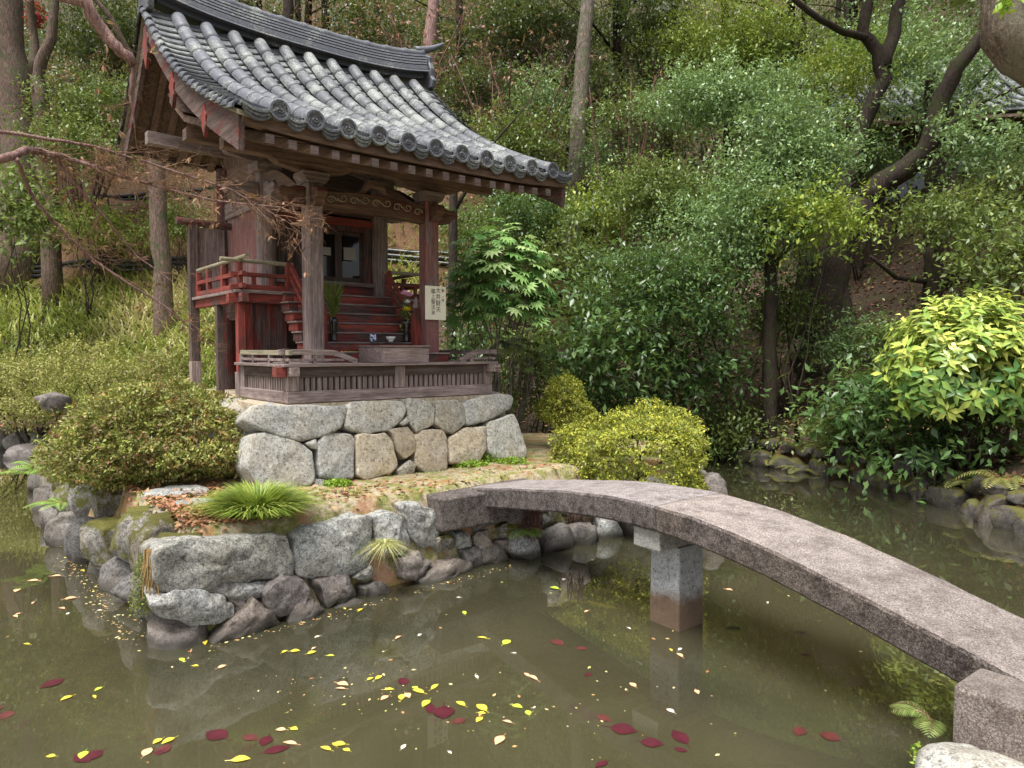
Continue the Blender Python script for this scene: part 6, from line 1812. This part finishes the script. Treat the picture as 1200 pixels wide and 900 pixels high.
# reddish bare thickets behind the roof
for i, (lb, px, py, Y, w_, h_, nl) in enumerate([('tangle of bare reddish twigs above the right end of the roof ridge', 500, 75, 21, 80, 80, 260), ('bare reddish bush right of the ridge horn with a few dry leaves', 600, 95, 18.5, 75, 50, 130), ('bare twiggy bush with brown leaves above the left part of the ridge', 330, 40, 23, 90, 60, 260),
                                             ('bare bush with rusty leaves above the left grass slope', 95, 150, 21, 70, 40, 160), ('leafless brown bush on the slope right of the straight trunk', 730, 130, 18, 50, 45, 10)]):
    b0 = gp(px, py + h_, Y); L_ = []
    rs = random.Random(70 + i)
    for k in range(9):
        x = px + rs.uniform(-w_, w_); y = py - rs.uniform(-.2, 1) * h_
        L_.append(([b0, b0.lerp(D(x, y, Y + rs.uniform(-1, 1)), .5) + Vector((rs.uniform(-.3, .3), 0, .2)), D(x, y, Y + rs.uniform(-1, 1))], [.045, .03, .012]))
    twiggy('bare_bush', lb, b0, L_, .013, .8, 3, 7, 'twig_red', 80 + i, nl, .12, cat='shrub')
# near limb at the top right corner
nb = Vector((3.1, 1.9, hz(3.1, 1.9)))
tree('near_tree', 'thick rough brown limb of a near tree crossing the top right corner', tuple(nb), [nb - Vector((0, 0, .3)), Vector((2.9, 1.95, 1.6)), Vector((2.45, 2.05, 2.5)), Vector((2.0, 2.15, 2.85))], [.20, .17, .15, .13],
     [([Vector((2.0, 2.15, 2.85)), D(1258, 95, 2.2), D(1212, 50, 2.22), D(1180, -20, 2.25), D(1190, -160, 2.3), D(1210, -320, 2.4)], [.13, .115, .105, .10, .10, .09])], [(D(1300, -500, 2.5), (1.4, 1.2, .6), 30, 26, .2, .09, 'mid', 64)], 'bark_near')
mass('leaf_sprig', 'small pale green sprig growing on the near limb in the top right corner', 'leaves', tuple(D(1182, 4, 2.1)), (.035, .03, .035), 26, .035, 'weed', 78, flat=False)

# ---- terraces: black drain pipes pegged across the slope
pipe_m = simple('black_plastic_pipe', (.012, .012, .014), .35, .5)
for j, (dd, x0, x1) in enumerate(((5.12, -18, 2.6), (6.82, -20, 2.8), (8.52, -22, 3.0))):
    for q in range(3):
        mb = MB(); pts = []
        x = x0
        while x < x1:
            y = 17 + dd * .8
            for _ in range(12):
                e = float(poly_sd(np.array([x]), np.array([y]), POND)[0]) - dd; y -= e * .8
            pts.append((x, y - .06, hz(x, y - .25) + (.42, .2, .18)[j] + q * .125)); x += .6
        p0 = pts[0]
        mb.tube(pts, .055, 8)
        o = mb.build('black_pipe', pipe_m, None, smooth=True, off=p0); o.location = p0
        tag(o, '%s black pipe of the %s terrace behind the grass slope' % (('lowest', 'middle', 'topmost')[q], ('first', 'second', 'third')[j]), 'pipe', 'black pipes laid across the slope')

# ---- building behind the trees at the right
bd = empty('temple_building', (8.7, 21.0, hz(8.7, 20.0)), R(-12), 'dark slatted timber building with grey tiled roof behind the trees at the right', 'building')
gz = 0
def lb_(name, mat, x0, x1, y0, y1, z0, z1, b_=.01):
    mb = MB(); mb.box(x0, x1, y0, y1, z0, z1); return mb.build(name, mat, bd, bevel=b_)
tanw = simple('tan_plaster', (.42, .31, .19), .9, .1, .15, 3)
lb_('base_wall', tanw, -.9, 9, -.1, 3.5, -1.2, .30); lb_('sill_beam', M['dark_x'], -1, 9, -.2, 3.5, .55, .78); lb_('floor_void', simple('dark_void', (.01, .009, .008), .9, .1), -.8, 8.8, .1, 3.4, .30, .55)  # near-black box paints in the shade of the gap under the floor
lb_('wall', M['dark_z'], -.8, 8.9, .02, 3.4, .78, 3.6)
mb = MB()
for i in range(24): mb.box(-.8, 1.5, -.05, -.005, .85 + i * .095, .91 + i * .095)
mb.build('louvre', M['brown_x'], bd, bevel=0)
for x in (-.85, 1.5, 3.4, 5.4): lb_('post', M['dark_z'], x, x + .16, -.12, .0, .78, 3.6)
for x in (1.9, 3.8): 
    wn_ = lb_('window', M['dark_x'], x, x + 1.3, -.06, -.01, 1.3, 2.6); 
    mb = MB(); mb.box(x + .08, x + 1.22, -.075, -.062, 1.38, 2.52); mb.build('pane', simple('window_glass', (.05, .06, .06), .08, .6), wn_)
mb = MB(); n = 36
for i in range(n):       # roof slope as rows of pan and roll tiles
    x = -2.2 + i * .34
    mb.tube([(x, -1.5, 3.35), (x, 0, 4.05), (x, 1.6, 5.1), (x, 3.0, 6.3)], .07, 8)
mb.build('roll_tiles', M['tile'], bd, smooth=True)
mb = MB()
for k in range(26):
    t0, t1 = k / 26, (k + 1.1) / 26
    zf = lambda t: 3.30 + 1.6 * t + 1.3 * t * t
    mb.add([(-2.3, -1.5 + 4.5 * t0, zf(t0) + .03), (10, -1.5 + 4.5 * t0, zf(t0) + .03), (10, -1.5 + 4.5 * t1, zf(t1)), (-2.3, -1.5 + 4.5 * t1, zf(t1)), (-2.3, -1.5 + 4.5 * t0, zf(t0) - .02), (10, -1.5 + 4.5 * t0, zf(t0) - .02)], [(0, 1, 2, 3), (0, 1, 5, 4)])
mb.build('roof_tiles', M['tile'], bd)
mb = MB(); mb.add([(-2.3, -1.45, 3.12), (10, -1.45, 3.12), (10, .4, 3.5), (-2.3, .4, 3.5), (-2.3, -1.45, 3.2), (10, -1.45, 3.2), (10, .4, 3.58), (-2.3, .4, 3.58)], [(0, 1, 2, 3), (4, 5, 6, 7), (0, 1, 5, 4), (0, 3, 7, 4), (1, 2, 6, 5)])
mb.build('eave', M['brown_x'], bd)

# ---- floating and sunken leaves on the pond
def leaf_proto(col_, kind):
    mb = MB(); n = 9
    w_ = .5 if kind not in ('lily', 'lily_dark') else .62
    vs = [(0, 0, 0)]; 
    L1, R1, C1_ = [], [], []
    for i in range(n + 1):
        t = i / n; wd_ = w_ * math.sin(math.pi * min(1, t * 1.02)) ** .8 * (1 - .25 * t) * .5
        cz = .02 * math.sin(t * 3.1)
        L1.append((t, wd_, cz + .03 * math.sin(t * 3.14))); R1.append((t, -wd_, cz + .02 * math.sin(t * 3.14))); C1_.append((t, 0, cz - .0))
    vs = L1 + C1_ + R1; m_ = n + 1; fs = []
    for i in range(n): fs += [(i, i + 1, m_ + i + 1, m_ + i), (m_ + i, m_ + i + 1, 2 * m_ + i + 1, 2 * m_ + i)]
    fs_ok = fs
    mb.add(vs, fs_ok); mb.tube([(-.28, .01, .0), (0, 0, .0), (.5, 0, .012)], .012, 4)
    o = mb.build('floating_leaf', simple('pond_leaf_' + kind, col_, .4, .5, .3, 3), None, smooth=False)
    return o
protos = {'y': leaf_proto((.55, .46, .05), 'yellow'), 'g': leaf_proto((.45, .55, .05), 'green'), 'b': leaf_proto((.62, .36, .2), 'tan'), 'w': leaf_proto((.7, .62, .5), 'pale'), 'r': leaf_proto((.060, .008, .014), 'lily'), 'd': leaf_proto((.085, .022, .02), 'lily_dark')}
LB = {'y': ('yellow fallen leaf floating on the pond', 'yellow leaves floating on the pond'), 'g': ('greenish yellow fallen leaf floating on the pond', 'greenish leaves floating on the pond'), 'b': ('tan brown fallen leaf floating on the pond', 'tan leaves floating on the pond'),
      'w': ('pale bleached fallen leaf floating on the pond', 'pale leaves floating on the pond'), 'r': ('crimson water lily leaf lying just under the surface', 'crimson leaves under the water'), 'd': ('dark red water lily leaf sunk below the surface', 'dark red leaves under the water')}
spots = []
def add(kind, *pts):
    for p in pts: spots.append((kind, p[0], p[1]))
add('y', (85, 815), (112, 818), (190, 865), (205, 864), (330, 668 + 97), (240, 750), (252, 750), (340, 763), (65, 886), (340, 853), (430, 797), (440, 796), (505, 808), (497, 812), (545, 827), (560, 835), (570, 833), (565, 840), (395, 875), (405, 872), (410, 880), (388, 879), (360, 766), (425, 713), (405, 714), (571, 748), (35, 755), (70, 640), (85, 655), (95, 668), (785, 760), (450, 808), (225, 780), (270, 891), (310, 723), (322, 724), (470, 820))
add('g', (590, 755), (620, 838), (503, 820), (545, 640 + 80), (120, 805), (490, 807), (383, 768), (600, 826), (655, 690), (100, 880), (215, 775))
add('b', (60, 675), (22, 690), (45, 680), (75, 702), (70, 712), (90, 700), (25, 718), (20, 723), (255, 783), (370, 758), (395, 800), (405, 807), (470, 745), (620, 793), (630, 797), (600, 847), (335, 855), (348, 872), (168, 886), (475, 812), (815, 808), (455, 815), (590, 862), (745, 805), (800, 770), (150, 700), (40, 705), (130, 690), (850, 690), (690, 715))
add('w', (180, 682), (78, 720), (318, 700), (490, 745), (600, 765), (735, 735), (790, 835), (795, 762), (660, 680), (560, 795), (625, 830), (470, 878), (525, 880), (900, 705), (120, 715), (250, 705), (375, 745), (540, 700))
add('r', (88, 888), (120, 882), (265, 868), (315, 865), (308, 885), (180, 886), (685, 795), (750, 872), (715, 855), (790, 880), (505, 828), (475, 805), (712, 895), (520, 830), (805, 875), (75, 798), (950, 770))
add('d', (690, 838), (700, 845), (672, 842), (660, 762), (645, 755), (675, 765), (650, 770), (735, 815), (545, 850), (530, 855), (5, 850), (12, 862), (165, 875), (285, 870), (300, 878), (940, 860), (950, 872), (500, 848), (560, 855), (780, 845), (5, 835), (930, 745), (985, 875), (200, 880), (870, 740), (1000, 715))
used = set()
rs = random.Random(12)
for kind, px, py in spots:
    src = protos[kind]
    o = src if kind not in used else src.copy()
    if kind in used: col.objects.link(o)
    used.add(kind)
    deep = {'r': -.012, 'd': -.035}.get(kind, .004)
    p = W(px, py, WATER + deep); s = {'r': .115, 'd': .12, 'y': .075, 'g': .07, 'b': .075, 'w': .045}[kind] * rs.uniform(.6, 1.3)
    o.location = p; o.scale = (s, s * rs.uniform(.8, 1.6), s * (.5 if kind in 'rd' else 1.6)); o.rotation_euler = (0, 0, rs.uniform(0, 6.28))
    if kind == 'r': o.location.z = WATER + .003
    if kind == 'd': o.location.z = WATER + (.002 if (px + py) % 3 == 0 else -.008)
    tag(o, LB[kind][0], 'leaf', LB[kind][1])

# tiny floating bits and submerged mush, uncountable
r = np.random.default_rng(91)
xy = np.concatenate([np.stack([r.uniform(-6, 3, 260), r.uniform(2.4, 8, 260)], 1), np.stack([-2.5 - 1.9 * (q_ := r.random(240)) + r.normal(size=240) * .06 - .12, 4.95 + 2.2 * q_ + r.normal(size=240) * .06 - .1], 1),
   np.stack([-2.31 + 2.2 * (q_ := r.random(160)) + .1, 4.72 + 2.0 * q_ + np.abs(r.normal(size=160)) * -.08], 1), np.stack([r.normal(-.9, .35, 60), r.normal(4.2, .22, 60)], 1), np.stack([r.normal(.1, .5, 40), r.normal(3.95, .15, 40)], 1)])
n = len(xy); A = r.normal(size=(n, 3)); A[:, 2] *= .08
Ln = .012 + .03 * r.random(n) ** 3
o = leaf_object('floating_debris', np.stack([xy[:, 0], xy[:, 1], np.full(n, WATER + .002)], 1), A, r.normal(size=(n, 3)) * .08 + [0, 0, 1], Ln, Ln * .55, L['debris'], None, r.random(n), fold=.02, droop=.02)
tag(o, 'tiny scraps of leaves and seeds drifting on the pond', 'debris', None, 'stuff')
